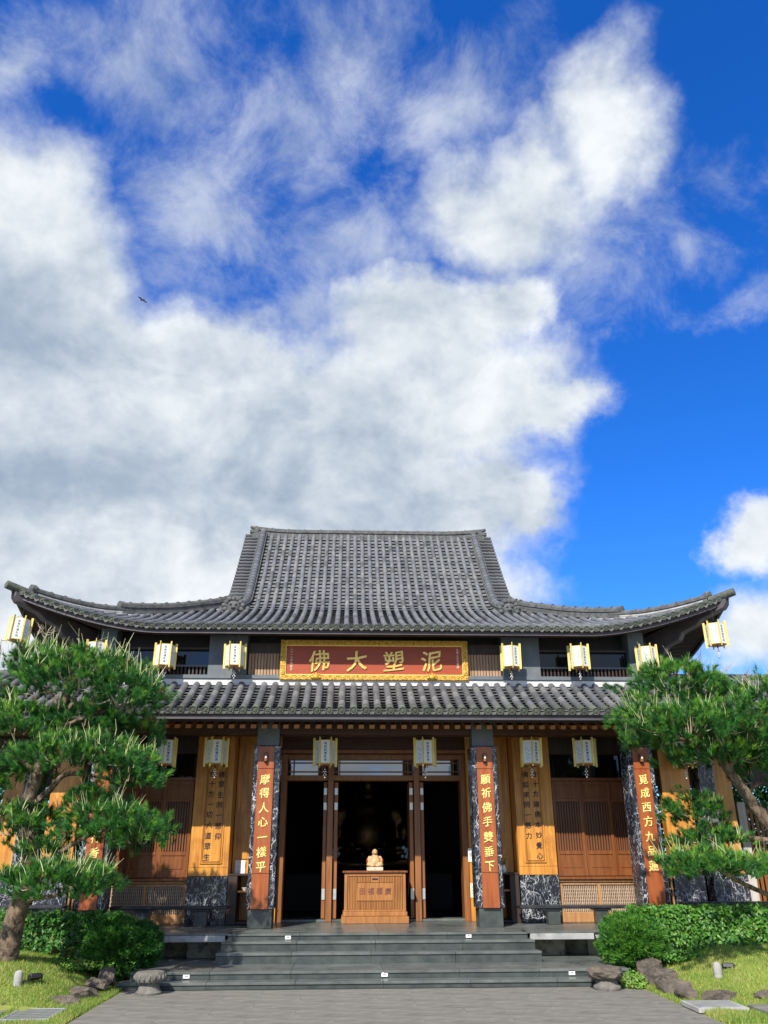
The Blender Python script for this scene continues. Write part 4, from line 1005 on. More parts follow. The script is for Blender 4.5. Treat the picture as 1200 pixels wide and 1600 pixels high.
# the great clay buddha in the dark of the hall
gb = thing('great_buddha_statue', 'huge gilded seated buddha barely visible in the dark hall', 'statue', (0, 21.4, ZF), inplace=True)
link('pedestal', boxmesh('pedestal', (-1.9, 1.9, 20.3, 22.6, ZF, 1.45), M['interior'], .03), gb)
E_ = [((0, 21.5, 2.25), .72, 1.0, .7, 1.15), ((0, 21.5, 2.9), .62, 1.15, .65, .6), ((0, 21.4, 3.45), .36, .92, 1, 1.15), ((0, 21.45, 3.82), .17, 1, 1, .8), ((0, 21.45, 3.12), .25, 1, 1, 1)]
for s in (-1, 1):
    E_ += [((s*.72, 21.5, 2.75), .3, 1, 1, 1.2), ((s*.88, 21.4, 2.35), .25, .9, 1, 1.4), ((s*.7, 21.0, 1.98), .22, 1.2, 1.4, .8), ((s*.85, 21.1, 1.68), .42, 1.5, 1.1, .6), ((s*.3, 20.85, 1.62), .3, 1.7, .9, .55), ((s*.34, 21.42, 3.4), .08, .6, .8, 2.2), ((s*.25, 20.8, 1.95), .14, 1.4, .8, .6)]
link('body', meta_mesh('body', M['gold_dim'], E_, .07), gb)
for s in (-1, 1):
    fl_ = thing('altar_flowers', ('left' if s < 0 else 'right')+'-hand dim vase of altar flowers behind the offertory box', 'flower vase', (s*.85, 19.2, ZF), group='altar vases inside the hall')
    link('stand', MB().lathe([(.16, 0), (.12, .03), (.09, .5), (.16, .7), (.16, .73)], 14).mesh('stand', M['interior'], smooth=True), fl_)
    link('vase', MB().lathe([(.05, .73), (.1, .83), (.08, .96), (.05, 1.0), (.07, 1.04)], 14).mesh('vase', M['gold_dim'], smooth=True), fl_)
    mb = MB()
    for k in range(26):
        th = random.uniform(0, 2*PI); r = random.uniform(0, .17); mb.ball((r*math.cos(th), r*math.sin(th), 1.10+random.uniform(0, .2)), random.uniform(.025, .045), 6, 4)
    link('blossoms', mb.mesh('blossoms', M['paint_wash'], smooth=True), fl_)

# ================================================================== LANTERNS
def txt_panel(txt, sz=.05, dz=.056):
    mb = MB()
    for k, ch in enumerate(txt): put_text(mb, ch, 0, -.0045, (len(txt)-1)*dz/2-k*dz, sz, 0, .012)
    return mb.mesh('lettering', M['ink'])
TX = txt_panel('南無阿彌陀佛')
_mb = MB()
for cx_ in (-.04, .04):
    for k, ch in enumerate('南無阿彌陀佛' if cx_ > 0 else '南無大悲'): put_text(_mb, ch, cx_, -.0045, .13-k*.052, .04, 0, .012)
TX2 = _mb.mesh('lettering', M['ink'])
def wash():
    mb = MB()
    for k in range(9):
        x = random.uniform(-.05, .05); z = random.uniform(-.13, .1); pts = []
        r = random.uniform(.012, .03)
        n = 9
        for q in range(n):
            a = 2*PI*q/n; rr = r*random.uniform(.5, 1.2); pts.append((x+rr*math.cos(a)*1.6, -.0042-.0001*k, z+rr*math.sin(a)*.6))
        mb.add(pts, [tuple(range(n))])
    for k in range(5):
        z = -.14+k*.013; w = random.uniform(.02, .06); x = random.uniform(-.02, .02); mb.quad((x-w, -.0055, z), (x+w, -.0055, z), (x+w, -.0055, z+.004), (x-w, -.0055, z+.004))
    return mb.mesh('ink_painting', M['paint_wash'])
TX3 = wash()
RB = .175; PH = .19
pan = MB().box(-RB/2+.012, RB/2-.012, -.003, .003, -PH, PH).mesh('paper_panel', M['paper'])
_mb = MB(); w_ = RB/2
_mb.box(-w_+.004, w_-.004, -.006, .004, PH, PH+.012); _mb.box(-w_+.004, w_-.004, -.006, .004, -PH-.012, -PH)
for s in (-1, 1): _mb.box(s*(w_-.014), s*(w_-.004), -.006, .004, -PH, PH)
pfr = _mb.mesh('panel_frame', M['yellow'], bevel=.002)
fin = MB().box(RB*.985, RB*.985+.043, -.006, .006, -.25, .25).mesh('post', M['yellow'], bevel=.003)
bot = MB().lathe([(RB*.94, -PH-.012), (RB*.94, -PH-.025)], 6).mesh('bottom_plate', M['wood_grille'])
_mb = MB()
for k in range(3):
    a = 2*PI*k/3; _mb.tube([(RB*.9*math.cos(a), RB*.9*math.sin(a), PH+.01), (0, 0, PH+.10)], .003, 5)
_mb.tube([(0, 0, PH+.10), (0, 0, PH+.34)], .004, 5); hang = _mb.mesh('cord', M['black'])
_mb = MB(); _mb.tube([(0, 0, -PH-.02), (0, 0, -PH-.28)], .003, 5); _mb.tube([(0, 0, -PH-.025), (0, 0, -PH-.075)], [.016, .013], 8); tas = _mb.mesh('tassel', M['rust'])
_mb = MB()
for x, z in ((0, -.10), (-.018, -.135), (.018, -.135), (0, -.165), (-.02, -.195), (.02, -.195), (0, -.235)): _mb.ball((x, 0, -PH+z), (.014, .014, .012), 8, 6)
bea = _mb.mesh('beads', M['bead'], smooth=True)
def lantern(loc, rz, label, group, tilt=0.0):
    t = thing('paper_lantern', label, 'lantern', loc, rz, group)
    t.rotation_euler = (random.gauss(0, .012), random.gauss(0, .012)+tilt, rz)
    for k in range(6):
        a = k*PI/3
        p = link('post', fin, t, (0, 0, 0)); p.rotation_euler = (0, 0, a)
        ap = RB*math.cos(PI/6); aa = a+PI/6
        p = link('paper_panel', pan, t, (ap*math.cos(aa), ap*math.sin(aa), 0)); p.rotation_euler = (0, 0, aa+PI/2)
        link('panel_frame', pfr, p, (0, 0, 0))
        link('lettering' if k % 2 == 0 else 'ink_painting', (TX if k % 4 == 0 else TX2) if k % 2 == 0 else TX3, p, (0, 0, 0))
    link('bottom_plate', bot, t, (0, 0, 0)); link('cord', hang, t, (0, 0, 0)); q = link('tassel', tas, t, (0, 0, 0)); link('beads', bea, q, (0, 0, 0))
    return t
gl_, gu_ = 'lanterns hanging under the lower eave', 'lanterns hanging under the upper eave'
A = R(30)
for x, z, rz, lb in ((-3.745, 3.48, .55, 'white lantern under the lower eave beside the left pine branch tips'), (-2.848, 3.48, .2, 'white lantern in front of the left calligraphy panel top'),
                     (-.926, 3.482, .05, 'white lantern over the left part of the doorway'), (.855, 3.485, .25, 'white lantern over the right part of the doorway'),
                     (2.77, 3.488, .42, 'white lantern in front of the right calligraphy panel top'), (3.747, 3.49, .02, 'white lantern under the lower eave before the right lattice doors'),
                     (5.541, 3.47, .45, 'white lantern half hidden under the branches of the right pine')):
    lantern(((x+.54)*1.031-.54, 15.67, 1.7+(z-1.7)*1.031), rz, lb, gl_).scale = (1.031,)*3
for x, z, rz, lb in ((-5.348, 5.36, .7, 'white lantern at the upper eave behind the top shoots of the left pine'), (-4.039, 5.325, .18, 'white painted lantern at the upper eave, midway between plaque and left pine top'),
                     (-2.714, 5.33, .12, 'white lantern at the upper eave just left of the red plaque'), (2.621, 5.345, .50, 'white lantern at the upper eave just right of the red plaque'),
                     (3.958, 5.35, .58, 'white lantern at the upper eave, second to the right of the plaque'), (5.314, 5.35, .62, 'white lantern at the upper eave above the top of the right pine')):
    lantern((x, 15.75, z), rz, lb, gu_)
lantern((-6.70, 15.34, 5.70), .2, 'white lantern hanging from the left upswept roof corner', gu_, .04)
lantern((6.555, 15.30, 5.71), .5, 'white lantern hanging from the right upswept roof corner', gu_, -.04)
for x, z in ((-6.70, 5.70), (6.555, 5.71)): pass

# ================================================================== BENCHES, CABINETS, NOTICES
def bench(x0, x1, y0, label, legs, zt=.985):
    t = thing('stone_bench', label, 'bench', ((x0+x1)/2, y0, ZF), group='black benches on the porch', inplace=True)
    link('seat', boxmesh('seat', (x0, x1, y0-.16, y0+.16, zt-.05, zt), M['bench'], .012), t)
    for x in legs:
        link('leg', boxmesh('leg', (x-.11, x+.11, y0-.11, y0+.11, ZF, zt-.085), M['granite'], .006), t)
        link('leg_cap', boxmesh('leg_cap', (x-.155, x+.155, y0-.13, y0+.13, zt-.084, zt-.051), M['bench'], .005), t)
bench(-4.6, -2.57, 16.1, 'long black bench in front of the left lattice bay', (-4.04, -3.04), .985)
bench(2.545, 4.5, 16.1, 'long black bench in front of the right lattice bay', (3.15, 4.02), .965)
bench(-7.6, -5.25, 15.6, 'black bench behind the left hedge', (-7.0, -5.9), 1.03)
bench(5.3, 7.6, 15.6, 'black bench behind the right hedge', (5.9, 7.0), 1.03)
for s, lb in ((-1, 'dark shelf cabinet left of the doorway holding a small bowl'), (1, 'dark shelf cabinet right of the doorway with a flower vase on top')):
    x0, x1 = (-2.655, -2.06) if s < 0 else (2.06, 2.645)
    t = thing('shelf_cabinet', lb, 'cabinet', ((x0+x1)/2, 16.72, ZF), group='shelf cabinets beside the doorway', inplace=True)
    xs = x0 if s < 0 else x1
    link('side_panel', boxmesh('side_panel', (xs, xs-s*.17, 16.40, 16.95, ZF, 1.46), M['wood_dk'], .005), t)
    xo = x1 if s < 0 else x0
    link('side_panel', boxmesh('side_panel', (xo, xo+s*.05, 16.42, 16.95, ZF, 1.46), M['wood_dk'], .005), t)
    xa, xb = sorted((xs-s*.171, xo+s*.051))
    link('shelf', boxmesh('shelf', (xa, xb, 16.44, 16.94, 1.18, 1.215), M['wood_box'], .004), t)
    link('shelf', boxmesh('shelf', (xa, xb, 16.44, 16.94, ZF+.01, ZF+.05), M['wood_dk'], .004), t)
    link('top', boxmesh('top', (x0-.01, x1+.01, 16.39, 16.95, 1.461, 1.495), M['wood_dk'], .005), t)
    link('back', boxmesh('back', (xa, xb, 16.93, 16.945, ZF+.051, 1.18), M['wood_or'], 0), t)
bw_ = thing('bowl', 'small pale bowl inside the left shelf cabinet', 'bowl', (-2.36, 16.55, 1.215))
link('body', MB().lathe([(.03, 0), (.035, .012), (.06, .045), (.056, .047), (.03, .018)], 16).mesh('body', M['bead'], smooth=True), bw_)
vs_ = thing('flower_vase', 'white vase of yellow flowers on the right shelf cabinet', 'flower vase', (2.40, 16.55, 1.495))
link('vase', MB().lathe([(.03, 0), (.05, .04), (.045, .08), (.025, .11), (.032, .13)], 16).mesh('vase', M['white'], smooth=True), vs_)
mb = MB()
for k in range(12): mb.tube([(0, 0, .12), (random.uniform(-.04, .06), random.uniform(-.05, .02), random.uniform(.17, .25))], .003, 4)
link('stems', mb.mesh('stems', M['leaf_a']), vs_)
mb = MB()
for k in range(12): mb.ball((random.uniform(-.05, .08), random.uniform(-.06, .02), random.uniform(.16, .26)), .014, 6, 4)
link('blossoms', mb.mesh('blossoms', M['leaf_y'], smooth=True), vs_)
dish = thing('dish', 'pale stone dish on the right cabinet beside the yellow flowers', 'dish', (2.2, 16.55, 1.495))
link('body', MB().lathe([(.05, 0), (.085, .03), (.08, .032), (.04, .012)], 16).mesh('body', M['stone_pl'], smooth=True), dish)
def notice(x0, x1, y, z0, z1, m, label, lines, px):
    t = thing('notice', label, 'notice', ((x0+x1)/2, y, z0), group='paper notices beside the doorway', inplace=True)
    link('card', boxmesh('card', (x0, x1, y-.006, y, z0, z1), M[m], .001), t)
    mb = MB()
    for (a, c, d, e) in lines: mb.box(x0+(x1-x0)*a, x0+(x1-x0)*c, y-.0075, y-.0061, z0+(z1-z0)*d, z0+(z1-z0)*e)
    if px:
        for k, ch in enumerate(px): put_text(mb, ch, (x0+x1)/2, y-.0068, z0+(z1-z0)*(.72-.22*k), (z1-z0)*.17, 0)
    link('print', mb.mesh('print', M['print']), t)
notice(-2.61, -2.42, 16.95, 1.47, 1.72, 'white', 'white paper notice above the left shelf cabinet', [(.15, .8, .82, .84), (.2, .85, .62, .64), (.15, .7, .50, .52), (.3, .8, .36, .38), (.2, .6, .2, .22)], '')
notice(1.80, 1.895, 16.95, 1.68, 1.92, 'white', 'white card with a dense grey text block right of the doorway', [(.2, .75, .38+k*.035, .4+k*.035) for k in range(9)]+[(.3, .7, .2, .215)], '')
notice(1.815, 1.90, 16.95, 1.06, 1.31, 'cream', 'cream slip with three characters low on the right door jamb', [], '請脫鞋')
notice(-1.90, -1.83, 16.95, 1.02, 1.24, 'cream', 'cream slip low on the left door jamb', [], '')

# ================================================================== GARDEN STONEWORK
def rock(loc, size, seed, label, rz=0.0, group='edging rocks along the lawns'):
    """blocky boulder: a hull of scattered corners, split finer and roughened"""
    rr = random.Random(seed*13+1)
    bm = bmesh.new()
    for k in range(26):
        d = Vector((rr.gauss(0, 1), rr.gauss(0, 1), rr.gauss(0, 1))).normalized(); d = Vector([math.copysign(abs(c)**.72, c) for c in d])*rr.uniform(.82, 1.0)
        bm.verts.new(d)
    r_ = bmesh.ops.convex_hull(bm, input=bm.verts)
    bmesh.ops.delete(bm, geom=[v for v in bm.verts if not v.link_faces], context='VERTS')
    bmesh.ops.bevel(bm, geom=[e for e in bm.edges], offset=.06, segments=1, affect='EDGES', clamp_overlap=True)
    bmesh.ops.triangulate(bm, faces=bm.faces)
    for it in range(2): bmesh.ops.subdivide_edges(bm, edges=bm.edges, cuts=1, use_grid_fill=True); bmesh.ops.triangulate(bm, faces=bm.faces)
    off = Vector((seed*7.3, seed*3.1, seed*1.7))
    for v in bm.verts:
        p = v.co.copy(); q = p*(1+.10*noise.noise(p*1.7+off)+.09*abs(noise.noise(p*4+off))+.06*noise.noise(p*8+off)+.04*noise.noise(p*17+off))
        v.co = Vector((q.x*size[0], q.y*size[1], q.z*size[2]))
    me = bpy.data.meshes.new('garden_rock'); bm.to_mesh(me); bm.free(); me.materials.append(M['rock']); me.shade_smooth(); me.set_sharp_from_angle(angle=R(24))
    o = link('garden_rock', me, None, loc); o.rotation_euler = (0, 0, rz); tag(o, label, 'rock', group)
rock((-3.76, 12.95, .24), (.13, .13, .16), 1, 'dark pointed rock standing behind the left stone stool', .3)
rock((-3.80, 12.60, .19), (.16, .22, .12), 2, 'brown flat-topped rock next to the pointed rock at the left', .2)
rock((-3.86, 12.12, .15), (.22, .27, .11), 3, 'broad brown rock halfway along the left lawn edge', .5)
rock((-3.98, 11.62, .12), (.32, .22, .10), 4, 'long low grey rock near the left drain grate', .1)
rock((-4.55, 11.30, .10), (.22, .18, .11), 5, 'low dark rock at the left picture edge, set apart on the lawn', .9)
rock((3.84, 13.2, .26), (.2, .2, .17), 6, 'rounded brown rock at the foot of the right round bush', .4)
rock((3.80, 12.72, .2), (.2, .34, .17), 7, 'large ridged rock at the right lawn corner behind the weeds', .15)
rock((3.74, 12.08, .17), (.17, .40, .15), 8, 'longest brown ridge rock sloping down along the right lawn', .1)
rock((3.70, 11.55, .14), (.14, .22, .12), 14, 'low end rock of the right ridge beside the grey cover plate', -.1)
rock((4.02, 11.30, .14), (.23, .15, .12), 9, 'squat dark rock right behind the grey cover plate', .1)
rock((4.62, 11.26, .14), (.28, .16, .12), 10, 'wide dark rock at the right picture edge', -.1)
st = thing('stone_stool', 'round carved stone stool at the left end of the steps', 'stool', (-3.10, 12.55, G0)); st.scale = (.84, .84, .86)
link('base', MB().lathe([(.20, 0), (.205, .03), (.17, .06), (.165, .09), (.15, .12), (.15, .16)], 28).mesh('base', M['stone'], smooth=True), st)
tp = link('seat', MB().lathe([(.15, .16), (.215, .175), (.235, .21), (.235, .27), (.215, .30), (.17, .312), (0.02, .312)], 32).mesh('seat', M['stone'], smooth=True), st)
mb = MB()
for k in range(18):
    a = 2*PI*k/18; mb.ball((.234*math.cos(a), .234*math.sin(a), .235), (.024, .024, .04), 6, 5)
link('carved_relief', mb.mesh('carved_relief', M['stone'], smooth=True), tp)
rs = thing('boulder_seat', 'flat rough boulder seat on a round foot at the right end of the steps', 'stone seat', (3.0, 12.55, G0)); rs.scale = (.88, .88, .86)
link('base', MB().lathe([(.20, 0), (.21, .03), (.2, .06), (.17, .08), (.15, .16)], 24).mesh('base', M['stone'], smooth=True), rs)
bm = bmesh.new(); bmesh.ops.create_icosphere(bm, subdivisions=4, radius=1.0)
for v in bm.verts:
    p = v.co.copy(); q = p*(1+.14*noise.noise(p*1.6)+.08*noise.noise(p*4)+.04*noise.noise(p*9)); q.z = max(-.7, min(.62, q.z)); v.co = Vector((q.x*.28, q.y*.24, q.z*.13+.235))
me = bpy.data.meshes.new('seat'); bm.to_mesh(me); bm.free(); me.materials.append(M['rock']); me.shade_smooth(); me.set_sharp_from_angle(angle=R(35)); link('seat', me, rs)
# drain grate, cover plate, paving strip
gr = thing('drain_grate', 'steel drain grate in the paving at the left bottom edge', 'drain grate', (-4.0, 10.85, .128), .03)
link('frame', MB().box(-.27, -.24, -.36, .36, -.02, .012).box(.24, .27, -.36, .36, -.02, .012).box(-.24, .24, -.36, -.33, -.02, .012).box(-.24, .24, .33, .36, -.02, .012).mesh('frame', M['plate'], bevel=.003), gr)
bar = boxmesh('bar', (-.24, .24, -.032, .032, -.015, .009), M['grate'], .003)
for k in range(6): link('bar', bar, gr, (0, -.28+k*.112, 0))
link('pit', boxmesh('pit', (-.24, .24, -.33, .33, -.03, -.024), M['black'], 0), gr)
cp_ = thing('cover_plate', 'light grey square cover plate in the grass at the right', 'cover plate', (3.76, 10.86, .13), -.02)
link('plate', boxmesh('plate', (-.25, .25, -.25, .25, .0, .035), M['plate'], .006), cp_); link('rim', MB().box(-.29, -.253, -.29, .29, -.02, .028).box(.253, .29, -.29, .29, -.02, .028).box(-.252, .252, -.29, -.253, -.02, .028).box(-.252, .252, .253, .29, -.02, .028).mesh('rim', M['concrete'], bevel=.003), cp_)
pvs = thing('stepping_slab', 'grey stepping slab in the grass at the right bottom corner', 'paving slab', (4.55, 10.5, .14)); link('slab', boxmesh('slab', (-.42, .42, -.32, .32, -.02, .02), M['paving'], .006), pvs)
pvs = thing('stepping_slab', 'grey slab left of the steel drain grate at the picture edge', 'paving slab', (-4.72, 10.85, .13)); link('slab', boxmesh('slab', (-.36, .36, -.36, .36, -.02, .015), M['paving'], .006), pvs)
def lamp_post(loc, label):
    t = thing('garden_light', label, 'garden light', loc); link('post', MB().lathe([(.052, -.05), (.052, .10), (.052, .17), (.045, .20), (.02, .215), (.004, .218)], 18).mesh('post', M['concrete'], smooth=True), t)
    link('collar', MB().lathe([(.054, .088), (.054, .097)], 18).mesh('collar', M['print']), t)
def spot(loc, rz, label):
    t = thing('spotlight', label, 'spotlight', loc, rz); mb = MB().box(-.075, .075, -.05, .05, .10, .165); link('head', mb.mesh('head', M['black'], bevel=.012), t).rotation_euler = (R(-18), 0, 0)
    mb = MB()
    for s in (-1, 1): mb.box(s*.082, s*.076, -.012, .012, .0, .15)
    mb.tube([(0, 0, -.05), (0, 0, .01)], .012, 6); mb.box(-.082, .082, -.012, .012, -.004, .002); link('yoke', mb.mesh('yoke', M['black']), t)
lamp_post((-4.53, 11.72, .26), 'short grey post light on the left lawn'); spot((-4.36, 11.86, .26), .8, 'black spotlight on the left lawn beside the grey post light')
lamp_post((4.30, 11.95, .26), 'short grey post light on the right lawn'); spot((4.52, 12.12, .28), -.5, 'black spotlight on the right lawn beside the grey post light')
for x, y, h, lb in ((-4.05, 13.75, .42, 'grey concrete block under the left hedge'), (4.28, 13.75, .45, 'pale concrete block under the right hedge')):
    t = thing('concrete_block', lb, 'concrete block', (x, y, .2)); link('block', MB().add([(-.15, -.06, 0), (.15, -.06, 0), (.15, .06, 0), (-.15, .06, 0), (-.12, -.05, h), (.13, -.05, h*.95), (.13, .05, h*.95), (-.12, .05, h)], [(0, 3, 2, 1), (4, 5, 6, 7), (0, 1, 5, 4), (1, 2, 6, 5), (2, 3, 7, 6), (3, 0, 4, 7)]).mesh('block', M['concrete'], bevel=.008), t)
# louvred fences at the ends of the garden
for s, lb in ((1, 'brown slatted fence with pale posts at the right picture edge'), (-1, 'brown slatted fence with pale posts beyond the left pine')):
    t = thing('slatted_fence', lb, 'fence', (s*7.3, 17.4, .3), inplace=True)
    for x in (7.16, 8.6, 10.0): link('post', boxmesh('post', (s*x, s*(x+.16), 16.9, 17.06, .3, 2.75), M['wood_fence'], .008), t)
    sm = boxmesh('slat', (-.028, .028, -.012, .012, 0, 2.2), M['wood_br'], .004)
    for k in range(28): link('slat', sm, t, (s*(7.36+k*.09), 16.98, .45)).location = Vector((s*(7.36+k*.09), 16.98, .45))-t.location
    for z in (.5, 2.55): link('rail', boxmesh('rail', (s*7.33, s*9.98, 17.0, 17.05, z, z+.07), M['wood_fence'], .004), t)
# birds
def bird(loc, sc, rz, label):
    t = thing('bird', label, 'bird', loc, rz, 'birds in the sky')
    mb = MB().ball((0, 0, 0), (.05, .16, .045), 10, 8); mb.ball((0, .17, .01), (.032, .05, .03), 8, 6); mb.tube([(0, .21, .008), (0, .245, .0)], [.012, .003], 6)
    mb.add([(-.03, -.12, 0), (.03, -.12, 0), (.06, -.3, .0), (-.06, -.3, .0), (-.03, -.12, .012), (.03, -.12, .012), (.06, -.3, .008), (-.06, -.3, .008)], [(0, 1, 2, 3), (7, 6, 5, 4), (2, 6, 7, 3), (0, 3, 7, 4), (1, 5, 6, 2)])
    link('body', mb.mesh('body', M['bird'], smooth=True), t).scale = (sc,)*3
    for s in (-1, 1):
        P0 = [(.03, .07, .02), (.2, .11, .09), (.42, .03, .05), (.55, -.06, .0)]; P1 = [(.03, -.07, .02), (.2, -.08, .08), (.40, -.10, .045), (.55, -.075, .0)]
        rows = [[(s*a, b_, c), (s*d, e, f)] for (a, b_, c), (d, e, f) in zip(P0, P1)]; rows2 = [[(p[0], p[1], p[2]-.012) for p in r_] for r_ in rows]
        mb = MB().grid(rows); mb.grid(rows2, True); link('wing', mb.mesh('wing', M['bird']), t).scale = (sc,)*3
def sky_pos(azd, eld, d): return (-.54+d*math.sin(R(azd))*math.cos(R(eld)), d*math.cos(R(azd))*math.cos(R(eld)), 1.7+d*math.sin(R(eld)))
bird(sky_pos(-17.1, 35.8, 40), .5, 1.0, 'dark bird gliding high against the clouds at the left'); bird(sky_pos(16.6, 16.1, 75), .3, .8, 'tiny dark bird just above the right side of the roof')

# ================================================================== LAWNS
def sm(a, lo, hi):
    t = max(0.0, min(1.0, (a-lo)/(hi-lo))); return t*t*(3-2*t)
def lawn_z(x, y):
    a = abs(x)
    edge = 3.82-.05*math.sin(y*2.3)
    return G0-.004+.02*sm(a, 3.5, 3.7)+.30*sm(a, edge, edge+1.2)*sm(y, 10.6, 12.6)+.10*sm(a, edge, edge+.3)*sm(y, 11.0, 12.0)+.015*noise.noise(Vector((x*1.5, y*1.5, 0)))
for s, lb in ((-1, 'lawn'), (1, 'lawn')):
    xs = np.concatenate([np.linspace(3.5, 5.2, 35), np.linspace(5.3, 14, 30)]); ys = np.linspace(2.0, 15.15, 90)
    rows = [[(s*x, y, lawn_z(s*x, y)) for x in xs] for y in ys]
    me = MB().grid(rows, s < 0).mesh('lawn', M['turf'], smooth=True); structure(link('lawn', me))
def np_mesh(name, verts, faces, mats, mi=None):
    """verts (n,3); faces (m,k)"""
    me = bpy.data.meshes.new(name); n, m, k = len(verts), len(faces), faces.shape[1]
    me.vertices.add(n); me.vertices.foreach_set('co', verts.astype(np.float32).ravel())
    me.loops.add(m*k); me.loops.foreach_set('vertex_index', faces.astype(np.int32).ravel())
    me.polygons.add(m); me.polygons.foreach_set('loop_start', np.arange(0, m*k, k, dtype=np.int32))
    for x in (mats if isinstance(mats, list) else [mats]): me.materials.append(x)
    if mi is not None: me.polygons.foreach_set('material_index', mi.astype(np.int32))
    me.update(calc_edges=True); me.validate(); return me
def unit(a): return a/np.maximum(np.linalg.norm(a, axis=-1, keepdims=True), 1e-9)
GAPS_L = [(-4.0, 10.85, .28, .37), (-4.72, 10.85, .36, .36)]; GAPS_R = [(3.76, 10.86, .27, .27), (4.55, 10.5, .42, .32)]
for s in (-1, 1):
    n = 60000
    x = 3.52+rng.random(n)**1.4*3.0; y = 9.9+rng.random(n)*4.0
    keep = ~((y > 13.7) & (x > 3.9)); x = x[keep]; y = y[keep]
    for (gx, gy, hx, hy) in (GAPS_R if s > 0 else GAPS_L):
        keep = (np.abs(s*x-gx) > hx) | (np.abs(y-gy) > hy); x = x[keep]; y = y[keep]
    n = len(x)
    patch = np.array([noise.noise(Vector((a*1.3, c*1.3, 5*s))) for a, c in zip(x, y)])
    z = np.array([lawn_z(s*a, c) for a, c in zip(x, y)])
    h = (.022+.03*rng.random(n))*(1+.5*patch); h[x < 3.75] *= 1.25
    a = rng.random(n)*2*PI; wd = .004
    base = np.stack([s*x, y, z-.004], 1); side = np.stack([np.cos(a), np.sin(a), 0*a], 1)*wd
    tip = base+np.stack([rng.normal(0, .014, n), rng.normal(0, .014, n), h], 1)
    V = np.stack([base-side, base+side, tip], 1).reshape(-1, 3); F = np.arange(3*n).reshape(n, 3)
    o = link('grass', np_mesh('grass', V, F, [M['grass_a'], M['grass_b'], M['needle_c']], np.where(rng.random(n) < .16+.5*np.clip(patch, 0, 1), 1, np.where(rng.random(n) < .25, 2, 0)))); o['kind'] = 'stuff'; o['label'] = 'short grass on the %s lawn' % ('left' if s < 0 else 'right')

# ================================================================== FOLIAGE
def tufts(P, D, per, ln, wd, spread):
    """bursts of needles at points P along directions D"""
    n = len(P); d = unit(D)[:, None, :]+rng.normal(0, spread, (n, per, 3)); d = unit(d)
    L = ln*(0.7+.5*rng.random((n, per, 1)))
    b0 = P[:, None, :]+unit(D)[:, None, :]*(rng.random((n, per, 1))-.5)*ln*.7
    s_ = unit(np.cross(d, rng.normal(0, 1, (n, per, 3))))*wd
    tip = b0+d*L; tip[..., 2] -= .004
    V = np.stack([b0-s_, b0+s_, tip], 2).reshape(-1, 3); F = np.arange(len(V)).reshape(-1, 3)
    return V, F
def cones(P, D, L, r):
    """thin three-sided shoots"""
    n = len(P); d = unit(D); u = unit(np.cross(d, rng.normal(0, 1, (n, 3)))); w = np.cross(d, u)
    bend = rng.normal(0, .18, (n, 3))*L[:, None]; bend[:, 2] = np.abs(bend[:, 2])*.5
    V = []
    for f, rr in ((0, 1.0), (.5, .95), (1.0, .45)):
        c = P+d*L[:, None]*f+bend*f*f
        for k in range(3): V.append(c+(u*math.cos(2.094*k)+w*math.sin(2.094*k))*r[:, None]*rr)
    V = np.stack(V, 1); F = []
    for j in range(2):
        for k in range(3): F.append([j*3+k, j*3+(k+1) % 3, (j+1)*3+(k+1) % 3, (j+1)*3+k])
    F = np.array(F); F = (F[None]+9*np.arange(n)[:, None, None]).reshape(-1, 4)
    return V.reshape(-1, 3), F
